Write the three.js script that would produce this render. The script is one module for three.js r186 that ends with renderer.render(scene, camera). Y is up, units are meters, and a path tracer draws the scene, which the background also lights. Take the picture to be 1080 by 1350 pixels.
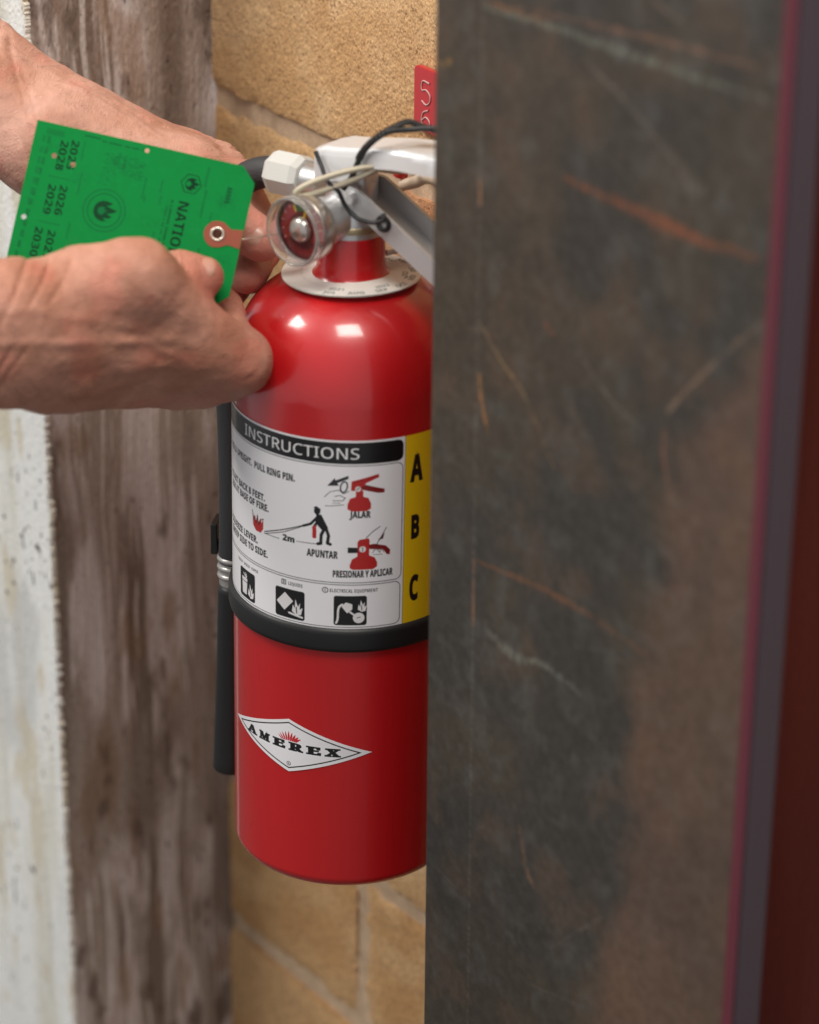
import * as THREE from 'three';
import { mergeGeometries, toCreasedNormals } from 'three/addons/utils/BufferGeometryUtils.js';
import { RoundedBoxGeometry } from 'three/addons/geometries/RoundedBoxGeometry.js';
import { RectAreaLightUniformsLib } from 'three/addons/lights/RectAreaLightUniformsLib.js';

// ---------------------------------------------------------------- camera, light, exposure
const scene = new THREE.Scene();
const camera = new THREE.PerspectiveCamera(19.64, 819 / 1024, 0.05, 60);
const PITCH = THREE.MathUtils.degToRad(25);
camera.position.set(0.0274, 1.6374, 1.2598);
camera.rotation.order = 'YXZ';
camera.rotation.set(-PITCH, 0, THREE.MathUtils.degToRad(0.5));
camera.focus = 1.395;
camera.userData.fStop = 5.3;
const renderer = new THREE.WebGLRenderer({ antialias: true });
renderer.toneMapping = THREE.LinearToneMapping;
renderer.toneMappingExposure = 1.22;
renderer.shadowMap.enabled = true;
scene.background = new THREE.Color().setRGB(0.40, 0.40, 0.41);      // even light of the open building around
RectAreaLightUniformsLib.init();
// two LED ceiling panels: their meshes are built with the objects below
const LAMPS = [
  { at: [0.10, 2.90, 0.85], to: [0.0, 1.1, 0.0], w: 0.9, h: 0.6, power: 13.5, color: [1.0, 0.95, 0.88], label: 'LED ceiling panel in front of the steel column' },
  { at: [-1.45, 2.70, -0.02], to: [-0.02, 1.1, -0.05], w: 0.8, h: 0.5, power: 18, color: [1.0, 0.96, 0.90], label: 'LED ceiling panel over the white face of the pier' },
];
for (const q of LAMPS) {
  const l = new THREE.RectAreaLight(new THREE.Color().setRGB(...q.color), q.power, q.w, q.h);
  l.position.set(...q.at); l.lookAt(...q.to); scene.add(l);
}

// ---------------------------------------------------------------- helpers
const D2R = Math.PI / 180;
const V = (x, y, z) => new THREE.Vector3(x, y, z);
function rng(seed) { let s = seed >>> 0; return () => { s = (s + 0x6D2B79F5) | 0; let t = Math.imul(s ^ (s >>> 15), 1 | s); t = (t + Math.imul(t ^ (t >>> 7), 61 | t)) ^ t; return ((t ^ (t >>> 14)) >>> 0) / 4294967296; }; }
function hash3(x, y, z) { let h = Math.imul(x, 374761393) + Math.imul(y, 668265263) + Math.imul(z, 1103515245); h = Math.imul(h ^ (h >>> 13), 1274126177); return ((h ^ (h >>> 16)) >>> 0) / 4294967296; }
const sm = (t) => t * t * (3 - 2 * t);
function noise(x, y = 0, z = 0) {
  const i = Math.floor(x), j = Math.floor(y), k = Math.floor(z), fx = x - i, fy = y - j, fz = z - k;
  const u = fx * fx * (3 - 2 * fx), v = fy * fy * (3 - 2 * fy), w = fz * fz * (3 - 2 * fz);
  const a = hash3(i, j, k), b = hash3(i + 1, j, k), c = hash3(i, j + 1, k), d = hash3(i + 1, j + 1, k);
  const p = a + (b - a) * u, q = c + (d - c) * u, r = p + (q - p) * v;
  if (w === 0) return r;
  const e = hash3(i, j, k + 1), f = hash3(i + 1, j, k + 1), g = hash3(i, j + 1, k + 1), h = hash3(i + 1, j + 1, k + 1);
  const m = e + (f - e) * u, n = g + (h - g) * u, o = m + (n - m) * v;
  return r + (o - r) * w;
}
function fbm(x, y, z = 0, o = 4) { let a = 0.5, s = 0, n = 0; for (let i = 0; i < o; i++) { s += a * noise(x, y, z + i * 7); n += a; a *= 0.5; x *= 2.03; y *= 2.03; } return s / n; }
const clamp = (x, a = 0, b = 1) => Math.min(b, Math.max(a, x));
const ss = (a, b, x) => sm(clamp((x - a) / (b - a)));
const mix = (a, b, t) => a.map((q, i) => q + (b[i] - q) * t);

function dataTex(w, h, fn, srgb = true, repeat = true) {             // fn(u, v) -> [r,g,b] 0..255 or one number 0..1
  const d = new Uint8Array(w * h * 4);
  for (let y = 0; y < h; y++) for (let x = 0; x < w; x++) {
    const c = fn(x / w, y / h, x, y), o = (y * w + x) * 4;
    if (typeof c === 'number') d[o] = d[o + 1] = d[o + 2] = clamp(c) * 255; else { d[o] = c[0]; d[o + 1] = c[1]; d[o + 2] = c[2]; }
    d[o + 3] = 255;
  }
  const t = new THREE.DataTexture(d, w, h);
  t.magFilter = THREE.LinearFilter; t.minFilter = THREE.LinearFilter;
  if (repeat) t.wrapS = t.wrapT = THREE.RepeatWrapping;
  if (srgb) t.colorSpace = THREE.SRGBColorSpace;
  t.needsUpdate = true; return t;
}
function canvasTex(w, h, draw) {
  const c = document.createElement('canvas'); c.width = w; c.height = h;
  const g = c.getContext('2d'); draw(g, w, h);
  const t = new THREE.CanvasTexture(c); t.colorSpace = THREE.SRGBColorSpace; t.magFilter = THREE.LinearFilter; t.anisotropy = 8; return t;
}
const M = (o) => new THREE.MeshStandardMaterial(o);
const P = (o) => new THREE.MeshPhysicalMaterial(o);
const rgb = (r, g, b) => new THREE.Color().setRGB(r, g, b);
function part(name, geo, mat, parent, label) { const m = new THREE.Mesh(geo, mat); m.name = name; m.castShadow = m.receiveShadow = true; if (label) m.userData.label = label; parent.add(m); return m; }
function thing(name, label, category, pos = [0, 0, 0], turn = 0) { const g = new THREE.Group(); g.name = name; g.userData = { label, category }; g.position.set(...pos); g.rotation.y = turn; scene.add(g); return g; }
function tube(pts, r, seg = 48, rad = 10, closed = false) { return new THREE.TubeGeometry(new THREE.CatmullRomCurve3(pts.map((p) => V(...p)), closed, 'centripetal'), seg, r, rad, closed); }
// a cylinder between two points, with optional second radius
function rod(a, b, r0, r1 = r0, seg = 24) {
  const A = V(...a), B = V(...b), g = new THREE.CylinderGeometry(r1, r0, A.distanceTo(B), seg, 1);
  g.applyQuaternion(new THREE.Quaternion().setFromUnitVectors(V(0, 1, 0), B.clone().sub(A).normalize()));
  g.translate(...A.add(B).multiplyScalar(0.5).toArray()); return g;
}
// wall-aligned frame: d runs along the brick wall (to the right and nearer), n stands out of it
const PSI = 54 * D2R, WALL_TURN = -PSI;                              // local x = d, local z = n after rotation.y = -PSI
const wallFrame = (o) => { o.rotation.y = WALL_TURN; return o; };

// ---------------------------------------------------------------- floor
const floorTex = dataTex(256, 256, (u, v) => { const a = fbm(u * 8, v * 8, 3, 4) * 40 + 52; return [a, a * 0.97, a * 0.92]; });
{
  const g = new THREE.BoxGeometry(5, 0.1, 5); g.translate(0, -0.05, 0);
  const f = part('floor', g, M({ map: floorTex, roughness: 0.8 }), scene);
  f.userData.kind = 'structure';
}

// ---------------------------------------------------------------- brick wall
const WALL_N = -0.085;
function brickTex(seed, base) {
  return dataTex(512, 256, (u, v, x, y) => {
    const big = fbm(u * 6, v * 3, seed, 4), grain = hash3(x, y, seed * 13), g2 = noise(x / 1.7, y / 1.7, seed), g3 = noise(x / 5, y / 5, seed + 4);
    let c = mix(base, [base[0] * 0.93, base[1] * 0.89, base[2] * 0.83], ss(0.35, 0.7, big));
    const k = (g2 - 0.5) * 40 + (grain - 0.5) * 40;
    c = c.map((q, i) => q + k * [1, 0.93, 0.75][i]);
    if (g2 > 0.76 && g3 > 0.5) c = mix(c, [112, 80, 54], 0.6);
    if (g2 < 0.14) c = mix(c, [232, 200, 150], 0.6);
    return c.map((q) => clamp(q, 0, 255));
  });
}
const brickBump = dataTex(512, 256, (u, v, x, y) => 0.5 + (noise(x / 2.3, y / 2.3, 9) - 0.5) * 0.6 + (noise(x / 6, y / 6, 2) - 0.5) * 0.5, false);
const brickMats = [[212, 172, 124], [204, 163, 115], [217, 180, 134], [192, 142, 104]].map((b, i) => M({ map: brickTex(i * 5 + 1, b), bumpMap: brickBump, bumpScale: 0.0007, roughness: 0.92 }));
const BL = 0.305, BH = 0.103, JT = 0.0080;
function brickGeo(seed) {
  const w = BL - JT, h = BH - JT, t = 0.07, g = new THREE.BoxGeometry(w, h, t, 70, 24, 2), p = g.attributes.position, uv = g.attributes.uv;
  for (let i = 0; i < p.count; i++) {
    let x = p.getX(i), y = p.getY(i), z = p.getZ(i);
    const e = Math.min(w / 2 - Math.abs(x), h / 2 - Math.abs(y));
    if (z > 0) {                                                     // front: worn arrises and an uneven face
      const chip = fbm(x * 90, y * 90, seed * 3, 3);
      if (e < 0.006) z -= (0.006 - e) * (0.10 + 0.75 * Math.max(0, chip - 0.42) * 2.2);
      z += (fbm(x * 40, y * 40, seed, 3) - 0.5) * 0.0012;
      x += Math.sign(x) * (e < 0.002 ? -1 : 0) * chip * 0.0016;
      y += Math.sign(y) * (Math.abs(Math.abs(y) - h / 2) < 0.002 ? -1 : 0) * fbm(x * 160, seed, 1, 3) * 0.003;
    }
    p.setXYZ(i, x, y, z); uv.setXY(i, x / 0.24 + seed * 0.37, y / 0.12 + seed * 0.21);
  }
  g.translate(0, 0, -t / 2); g.computeVertexNormals(); return g;
}
const wall = wallFrame(thing('brick_wall', 'tan brick wall with grey mortar joints behind the red extinguisher', 'wall'));
{
  const variants = [1, 2, 3, 4, 5].map(brickGeo), r = rng(7);
  const mat = M({ map: dataTex(256, 256, (u, v, x, y) => { const a = fbm(u * 16, v * 16, 2, 4), q = hash3(x, y, 5); const k = (q - 0.5) * 26 + (a - 0.5) * 50; return [196 + k, 168 + k, 138 + k * 0.9]; }), roughness: 0.95 });
  const mg = new THREE.BoxGeometry(0.92, 2.2, 0.066, 300, 40, 1), p = mg.attributes.position, uv = mg.attributes.uv;
  for (let i = 0; i < p.count; i++) {
    uv.setXY(i, p.getX(i) / 0.15, p.getY(i) / 0.15);
    if (p.getZ(i) > 0) p.setZ(i, p.getZ(i) + (fbm(p.getX(i) * 120, p.getY(i) * 60, 4, 3) - 0.5) * 0.002);
  }
  mg.translate(0.19, 1.1, WALL_N - 0.0352); mg.computeVertexNormals();
  part('mortar', mg, mat, wall);
  for (let c = 0; c < 21; c++) {
    const y = 0.660 + (c - 6) * BH + BH / 2, off = (c - 6) % 2 === 0 ? -0.114 : -0.114 - BL / 2;
    if (y - BH / 2 < 0) continue;
    for (let k = -1; k < 4; k++) {
      const x = off + k * BL + BL / 2;
      if (x < -0.30 || x > 0.62) continue;
      const b = part('brick', variants[Math.floor(r() * 5)], brickMats[Math.floor(r() * 3.3)], wall);
      b.position.set(x, y, WALL_N + (r() - 0.5) * 0.0015);
    }
  }
}

// ---------------------------------------------------------------- pier: stained inner face, white skin on the outer face
const PIER_D = -0.25, PIER_N = 0.022;
const pier = wallFrame(thing('concrete_pier', 'brown stained concrete pier with a white painted face beside the brick wall', 'pier'));
{
  // stained face: width 0.107 m, height 2.2 m, texture covers 0.107 x 0.86
  const stain = dataTex(512, 1536, (u, v, x, y) => {
    const X = u * 0.11, Y = v * 0.86, wob = (fbm(X * 30, Y * 9, 8, 3) - 0.5) * 0.012;
    const streak = fbm((X + wob) * 120, Y * 8, 1, 4), streak2 = fbm((X + wob) * 420, Y * 16, 5, 3), blotch = fbm(X * 26, Y * 11, 11, 5), fine = hash3(x, y, 3), grit = noise(x / 2, y / 3, 17);
    let c = mix([172, 157, 147], [124, 108, 97], 0.8 * ss(0.38, 0.72, fbm((X + wob) * 60, Y * 5, 21, 4)));
    c = mix(c, [222, 212, 210], ss(0.38, 0.60, streak) * ss(0.40, 0.58, blotch) * 0.85);
    c = mix(c, [234, 226, 222], ss(0.55, 0.66, streak2) * 0.7 * ss(0.4, 0.6, blotch));
    c = mix(c, [146, 116, 94], ss(0.58, 0.76, fbm(X * 70, Y * 22, 31, 3)) * 0.5);
    c = mix(c, [92, 76, 66], ss(0.62, 0.78, fbm(X * 90, Y * 30, 41, 4)) * 0.6);
    if (noise(X * 420, Y * 300, 51) > 0.955) c = mix(c, [70, 54, 46], 0.7);
    const k = (fine - 0.5) * 22 + (grit - 0.5) * 26;
    return c.map((q) => clamp(q + k, 0, 255));
  });
  const stainBump = dataTex(384, 1024, (u, v, x, y) => 0.45 + (fbm(u * 21, v * 6, 1, 4) - 0.5) * 0.5 + (noise(x / 1.5, y / 3, 3) - 0.5) * 0.35 - (noise(u * 46, v * 258, 51) > 0.955 ? 0.4 : 0), false);
  const m = M({ map: stain, bumpMap: stainBump, bumpScale: 0.002, roughness: 0.85 });
  const w = PIER_N - WALL_N + 0.03, body = new THREE.BoxGeometry(0.4, 2.2, w, 2, 220, 24), p = body.attributes.position, uv = body.attributes.uv, nm = body.attributes.normal;
  for (let i = 0; i < p.count; i++) {
    let x = p.getX(i), y = p.getY(i), z = p.getZ(i);
    uv.setXY(i, (Math.abs(nm.getX(i)) > 0.5 ? w / 2 - z : x) / 0.11, (y + 1.1 - 0.5) / 0.86);
    if (x > 0.19) { x += (fbm(z * 50, y * 14, 6, 3) - 0.5) * 0.003; if (w / 2 - z < 0.004) x -= 0.002 * fbm(y * 150, 3, 3, 3); if (z + w / 2 > 0) x -= 0.004 * ss(0.016, 0.0, z + w / 2 - 0.03) * 0; }
    p.setXYZ(i, x, y, z);
  }
  body.translate(PIER_D - 0.2, 1.1, PIER_N - w / 2); body.computeVertexNormals();
  part('pier_core', body, m, pier);
  // white skin, 3 mm thick, ragged at the arris
  const s = new THREE.Shape(), r = rng(3); s.moveTo(-0.4, 0);
  const N = 3200;
  for (let i = 0; i <= N; i++) { const y = (i / N) * 2.2; s.lineTo(0.0004 + (fbm(y * 30, 1, 1, 3) - 0.5) * 0.0035 + ((hash3(i, 2, 7) - 0.5) * 0.0034 + (noise(y * 330, 2, 7) - 0.5) * 0.0030) * (0.25 + 1.2 * noise(y * 45, 5, 5)), y); }
  s.lineTo(-0.4, 2.2);
  const sk = new THREE.ExtrudeGeometry(s, { depth: 0.003, bevelEnabled: false });
  const q = sk.attributes.position, quv = sk.attributes.uv; for (let i = 0; i < q.count; i++) quv.setXY(i, q.getX(i) / 0.2, q.getY(i) / 0.6);
  sk.translate(PIER_D, 0, PIER_N + 0.0005);
  const white = dataTex(768, 1536, (u, v, x, y) => {
    const X = u * 0.2, Y = v * 0.6, st = fbm(X * 70, Y * 6, 2, 4), b = fbm(X * 30, Y * 12, 7, 4);
    let c = mix([240, 240, 236], [214, 210, 194], ss(0.42, 0.8, st) * 0.7);
    c = mix(c, [206, 206, 202], ss(0.55, 0.75, b) * 0.7);
    c = mix(c, [205, 190, 160], ss(0.62, 0.75, fbm(X * 60, Y * 20, 15, 3)) * 0.5);
    const sp = noise(X * 420, Y * 210, 9), dens = fbm(X * 25, Y * 18, 19, 3);
    if (sp > 0.955 - 0.10 * ss(0.5, 0.7, dens)) c = mix(c, [44, 42, 38], 0.85);
    const k = (hash3(x, y, 4) - 0.5) * 10 + (noise(x / 3, y / 5, 8) - 0.5) * 16;
    return c.map((e) => clamp(e + k, 0, 255));
  });
  const wb = dataTex(512, 1024, (u, v, x, y) => 0.6 + (fbm(u * 20, v * 14, 2, 4) - 0.5) * 0.4 + (noise(x / 2, y / 3, 8) - 0.5) * 0.3, false);
  part('white_paint_skin', sk, M({ map: white, bumpMap: wb, bumpScale: 0.0016, roughness: 0.85 }), pier, 'thick white paint with ragged edge and dark specks');
}

// ---------------------------------------------------------------- steel column (wide flange), 203 mm flange
const COL_D0 = 0.1155, COL_W = 0.2035, COL_N = 0.04, FL = 0.017;
const column = wallFrame(thing('steel_column', 'dark scratched wide flange steel column in front of the extinguisher', 'column'));
{
  // texture: 203.5 mm wide, from y = 0.80 to 1.42 m; marks measured along the flange in mm
  const W = 512, H = 1536, px = W / 203.5, py = H / 0.62;
  const paint = canvasTex(W, H, (g) => {
    const img = g.createImageData(W, H);
    for (let y = 0; y < H; y++) for (let x = 0; x < W; x++) {
      const b = fbm(x / 130, y / 130, 3, 4), s = fbm(x / 26, y / 26, 8, 3), gr = hash3(x, y, 2);
      let c = mix([66, 58, 48], [55, 51, 46], ss(0.35, 0.65, b));
      c = mix(c, [86, 68, 54], ss(0.50, 0.75, fbm(x / 60, y / 70, 15, 5)) * 0.55);
      c = mix(c, [80, 79, 75], ss(0.50, 0.80, s) * 0.45);
      // brown film right of a curved scrape; reddish reflected light painted into its tint
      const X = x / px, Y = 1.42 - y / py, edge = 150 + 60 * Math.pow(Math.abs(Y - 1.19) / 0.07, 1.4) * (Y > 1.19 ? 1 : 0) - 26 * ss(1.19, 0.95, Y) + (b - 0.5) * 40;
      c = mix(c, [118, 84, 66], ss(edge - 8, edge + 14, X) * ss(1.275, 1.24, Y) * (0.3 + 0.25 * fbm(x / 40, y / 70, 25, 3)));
      const k = (gr - 0.5) * 14 + (noise(x / 7, y / 7, 6) - 0.5) * 12, o = (y * W + x) * 4;
      img.data[o] = c[0] + k; img.data[o + 1] = c[1] + k; img.data[o + 2] = c[2] + k; img.data[o + 3] = 255;
    }
    g.putImageData(img, 0, 0);
    const r = rng(11);
    const mark = (pts, width, color, alpha, rough = 1) => {
      g.lineCap = 'round'; g.lineJoin = 'round';
      const c = new THREE.CatmullRomCurve3(pts.map(([d, y]) => V(d * px, (1.42 - y / 1000) * py, 0)));
      const n = Math.ceil(c.getLength() / 2);
      for (let i = 0; i < n; i++) {
        const q = c.getPoint(i / n), t = Math.sin(Math.PI * clamp(i / n * 0.9 + 0.05));
        if (r() > 0.85) continue;
        g.globalAlpha = 0.75 * alpha * (0.4 + 0.6 * r()); g.fillStyle = color;
        g.beginPath(); g.ellipse(q.x + (r() - 0.5) * rough * 2, q.y + (r() - 0.5) * width * px * 0.5, 1.5 + 2 * r(), Math.max(0.6, width * px * (0.25 + 0.4 * r()) * (0.35 + 0.65 * t)), 0, 0, 7); g.fill();
      }
      g.globalAlpha = 1;
    };
    mark([[33, 1332], [80, 1334], [133, 1334], [193, 1336]], 3.6, '#848f80', 0.42);
    mark([[33, 1334], [70, 1335]], 2.0, '#96603c', 0.6);
    mark([[40, 1335], [106, 1341], [149, 1344], [189, 1346]], 2.4, '#8a5f48', 0.55);
    mark([[84, 1277], [110, 1277], [141, 1277], [166, 1276], [195, 1278]], 5.0, '#8e4a2c', 0.5);
    mark([[118, 1276], [150, 1275], [172, 1275]], 5.5, '#8c4a2e', 0.45);
    mark([[199, 1255], [178, 1235], [158, 1213], [150, 1203]], 2.2, '#9a7a62', 0.5);
    mark([[150, 1203], [149, 1185], [155, 1169]], 2.4, '#8f5b44', 0.5);
    mark([[125, 1244], [152, 1243], [173, 1239]], 2.6, '#302b28', 0.6);
    mark([[33, 1202], [48, 1190], [63, 1181], [84, 1155]], 1.8, '#93764f', 0.55);
    mark([[33.7, 1180], [36, 1166], [41, 1155]], 3.5, '#a06a3c', 0.65);
    mark([[34, 1095], [66, 1099], [101, 1101], [148, 1098]], 2.8, '#85502f', 0.5);
    mark([[32, 1098], [32.5, 1076], [33, 1063]], 2.6, '#8d5a3c', 0.6);
    mark([[41, 1066], [57, 1062], [70, 1063]], 6, '#7d8278', 0.45);
    mark([[70, 1064], [83, 1066], [105, 1063]], 4, '#7d8278', 0.5);
    mark([[68, 982], [74, 963], [79, 958]], 4, '#7b5a44', 0.5);
    mark([[94, 1326], [121, 1315], [143, 1303]], 1.8, '#7d746a', 0.5);
    mark([[143, 1303], [155, 1296], [166, 1292]], 9, '#736c64', 0.35);
    mark([[95, 1211], [115, 1198], [138, 1191]], 1.8, '#77706a', 0.45);
    mark([[131, 1357], [148, 1352]], 2.0, '#85735e', 0.5);
    mark([[75, 1215], [81, 1211]], 4.0, '#8a4634', 0.6);
    mark([[2.5, 1303], [8, 1303], [12, 1307]], 2.6, '#8f6a36', 0.7);
    mark([[31.5, 1420], [31.6, 1250], [33, 1000], [35, 800]], 0.9, '#827e76', 0.45, 0.5);
    mark([[31.5, 1262], [32, 1250]], 3, '#a06a48', 0.6);
    for (let i = 0; i < 40; i++) {
      const d = r() * 195 + 5, y = 800 + r() * 620, a = (r() - 0.5) * 1.6, l = 6 + r() * 40;
      mark([[d, y], [d + Math.cos(a) * l, y + Math.sin(a) * l]], 0.4 + r() * 1.0, r() > 0.75 ? '#7d5039' : '#6f6a64', 0.3);
    }
  });
  paint.wrapS = paint.wrapT = THREE.MirroredRepeatWrapping;
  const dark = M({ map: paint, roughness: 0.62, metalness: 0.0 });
  const toe = M({ color: rgb(0.075, 0.062, 0.085), roughness: 0.6, metalness: 0.2 });
  const primer = M({ map: dataTex(256, 512, (u, v, x, y) => { const a = fbm(u * 8, v * 8, 6, 4), k = (a - 0.5) * 40 + (hash3(x, y, 1) - 0.5) * 8; return [136 + k, 66 + k * 0.6, 54 + k * 0.5]; }), roughness: 0.7 });
  const uvFace = (g) => { const p = g.attributes.position, uv = g.attributes.uv; for (let i = 0; i < p.count; i++) uv.setXY(i, (p.getX(i) - COL_D0) / (COL_W), (p.getY(i) - 0.80) / 0.62); return g; };
  // front flange: rounded mill edges
  const b = 0.0022, sh = new THREE.Shape();
  sh.moveTo(0, -FL); sh.lineTo(COL_W - 0.001, -FL); sh.lineTo(COL_W - 0.001, -b * 1.5);
  sh.lineTo(COL_W - b * 1.5, 0); sh.lineTo(b, 0); sh.quadraticCurveTo(0, 0, 0, -b); sh.closePath();
  const fg = new THREE.ExtrudeGeometry(sh, { depth: 2.2, bevelEnabled: false, curveSegments: 4 });
  fg.rotateX(-Math.PI / 2); fg.scale(1, 1, -1);                      // shape y -> depth (n), extrusion -> y
  { const ix = fg.index; const p = fg.attributes.position; for (let i = 0; i < p.count; i += 3) for (const at of [fg.attributes.position, fg.attributes.normal, fg.attributes.uv]) { const t = [at.getX(i + 1), at.getY(i + 1), at.itemSize > 2 ? at.getZ(i + 1) : 0]; at.setXY(i + 1, at.getX(i + 2), at.getY(i + 2)); if (at.itemSize > 2) at.setZ(i + 1, at.getZ(i + 2)); at.setXY(i + 2, t[0], t[1]); if (at.itemSize > 2) at.setZ(i + 2, t[2]); } }
  fg.translate(COL_D0, 0, COL_N); fg.computeVertexNormals(); uvFace(fg);
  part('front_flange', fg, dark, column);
  // bare mill edge and an added red strip imitating lens colour fringe along the near toe
  const tg = new THREE.BoxGeometry(0.0012, 2.2, FL - b * 1.5 - 0.0005); tg.translate(COL_D0 + COL_W - 0.0004, 1.1, COL_N - b * 1.5 - (FL - b * 1.5) / 2); part('flange_edge', tg, toe, column, 'blue black edge of the flange');
  const e = new THREE.BoxGeometry(b * 1.5 * 1.3, 2.2, 0.001); e.rotateY(Math.PI / 4); e.translate(COL_D0 + COL_W - b * 0.75 - 0.0004 + 0.0003, 1.1, COL_N - b * 0.75 + 0.0003); part('fringe_strip', e, M({ color: rgb(0.15, 0.03, 0.045), roughness: 0.6 }), column, 'red strip added along the flange corner as lens colour fringe');
  const depth = COL_N - FL - (WALL_N + 0.003), wg = new THREE.BoxGeometry(0.011, 2.2, depth - FL); wg.translate(COL_D0 + COL_W / 2, 1.1, (COL_N - FL + WALL_N + 0.003 + FL) / 2);
  part('web', wg, primer, column);
  const bg = new THREE.BoxGeometry(COL_W, 2.2, FL); bg.translate(COL_D0 + COL_W / 2, 1.1, WALL_N + 0.003 + FL / 2); part('back_flange', bg, primer, column);
}

// ---------------------------------------------------------------- fire extinguisher
const TURN = -38 * D2R, R = 0.0543, Y0 = 0.875;
const ext = thing('fire_extinguisher', 'red fire extinguisher with silver valve, black hose and instruction label', 'fire extinguisher', [0, Y0, 0], TURN);
const az = (deg, r, y) => [Math.sin(deg * D2R - TURN) * r, y - Y0, Math.cos(deg * D2R - TURN) * r];   // world azimuth -> local
const wl = (p) => { const c = Math.cos(TURN), s = Math.sin(TURN); return [p[0] * c - p[2] * s, p[1] - Y0, p[0] * s + p[2] * c]; };   // world -> local point
const tankPaint = canvasTex(2048, 1024, (g, w, h) => {                // even red with a few nicks and dust specks
  g.fillStyle = '#ffffff'; g.fillRect(0, 0, w, h); const r = rng(31);
  for (let i = 0; i < 700; i++) { g.globalAlpha = 0.25 + 0.4 * r(); g.fillStyle = r() > 0.5 ? '#c9b9b0' : '#8f6a66'; g.fillRect(r() * w, r() * h, 1 + r() * 1.2, 1 + r() * 1.2); }
  g.lineWidth = 1; for (let i = 0; i < 60; i++) { g.globalAlpha = 0.3 + 0.3 * r(); g.strokeStyle = '#b59a98'; const x = r() * w, y = r() * h, l = 6 + r() * 26, a = r() * 3.1; g.beginPath(); g.moveTo(x, y); g.lineTo(x + Math.cos(a) * l, y + Math.sin(a) * l); g.stroke(); }
});
const red = P({ color: rgb(0.50, 0.006, 0.009), roughness: 0.38, clearcoat: 1, clearcoatRoughness: 0.16, clearcoatRoughnessMap: dataTex(512, 512, (u, v, x, y) => 0.75 + 0.25 * ss(0.45, 0.7, fbm(u * 9, v * 14, 3, 4)) - 0.35 * (noise(x / 1.5, y / 1.5, 8) > 0.955 ? 1 : 0), false), map: tankPaint, bumpMap: dataTex(256, 256, (u, v) => fbm(u * 40, v * 40, 1, 2), false), bumpScale: 0.00004 });
const alu = M({ color: rgb(0.70, 0.70, 0.70), metalness: 0.85, roughness: 0.36, bumpMap: dataTex(256, 256, (u, v, x, y) => 0.6 * noise(x / 3, y / 3, 1) + 0.4 * hash3(x, y, 1), false), bumpScale: 0.00008 });
const aluPaint = M({ color: rgb(0.76, 0.76, 0.76), metalness: 0.25, roughness: 0.35 });
const aluCast = M({ color: rgb(0.56, 0.56, 0.56), metalness: 0.55, roughness: 0.5 });
const rubber = M({ color: rgb(0.018, 0.018, 0.02), roughness: 0.55 });
const blackPl = M({ color: rgb(0.012, 0.012, 0.012), roughness: 0.45 });
const lathe = (pts, seg = 96) => new THREE.LatheGeometry(pts.map(([r, y]) => new THREE.Vector2(r, y - Y0)), seg);
{
  const pts = [[0, 0.8835], [0.030, 0.8815], [0.046, 0.875]];
  for (let i = 0; i <= 8; i++) { const a = (-80 + i * 10) * D2R; pts.push([R - 0.007 + 0.007 * Math.cos(a), 0.8820 + 0.007 * Math.sin(a)]); }
  pts.push([R, 0.92], [R, 1.0], [R, 1.08], [R, 1.124]);
  for (let i = 1; i <= 18; i++) { const a = i / 18 * 72 * D2R; pts.push([0.0155 + (R - 0.0155) * Math.pow(Math.cos(a), 0.85), 1.124 + 0.0445 * Math.sin(a)]); }
  pts.push([0.0225, 1.1675], [0.0180, 1.1695], [0.0160, 1.1725], [0.0155, 1.176], [0.0155, 1.1895], [0.0150, 1.1905], [0.010, 1.1905]);
  part('cylinder', lathe(pts, 160), red, ext);
}
// curved sticker on the cylinder
function sticker(a0, a1, y0, y1, off, seg, uvf) {
  const g = new THREE.BufferGeometry(), pos = [], uv = [], idx = [], nr = [];
  const rows = 2;
  for (let j = 0; j < rows; j++) for (let i = 0; i <= seg; i++) {
    const t = i / seg, s = j / (rows - 1), a = (a0 + (a1 - a0) * t) * D2R - TURN;
    pos.push(Math.sin(a) * (R + off), y0 + (y1 - y0) * s - Y0, Math.cos(a) * (R + off)); nr.push(Math.sin(a), 0, Math.cos(a)); uv.push(t, s);
  }
  for (let i = 0; i < seg; i++) { const q = i + seg + 1; idx.push(i, i + 1, q, i + 1, q + 1, q); }
  g.setAttribute('position', new THREE.Float32BufferAttribute(pos, 3)); g.setAttribute('normal', new THREE.Float32BufferAttribute(nr, 3)); g.setAttribute('uv', new THREE.Float32BufferAttribute(uv, 2)); g.setIndex(idx); return g;
}
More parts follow.
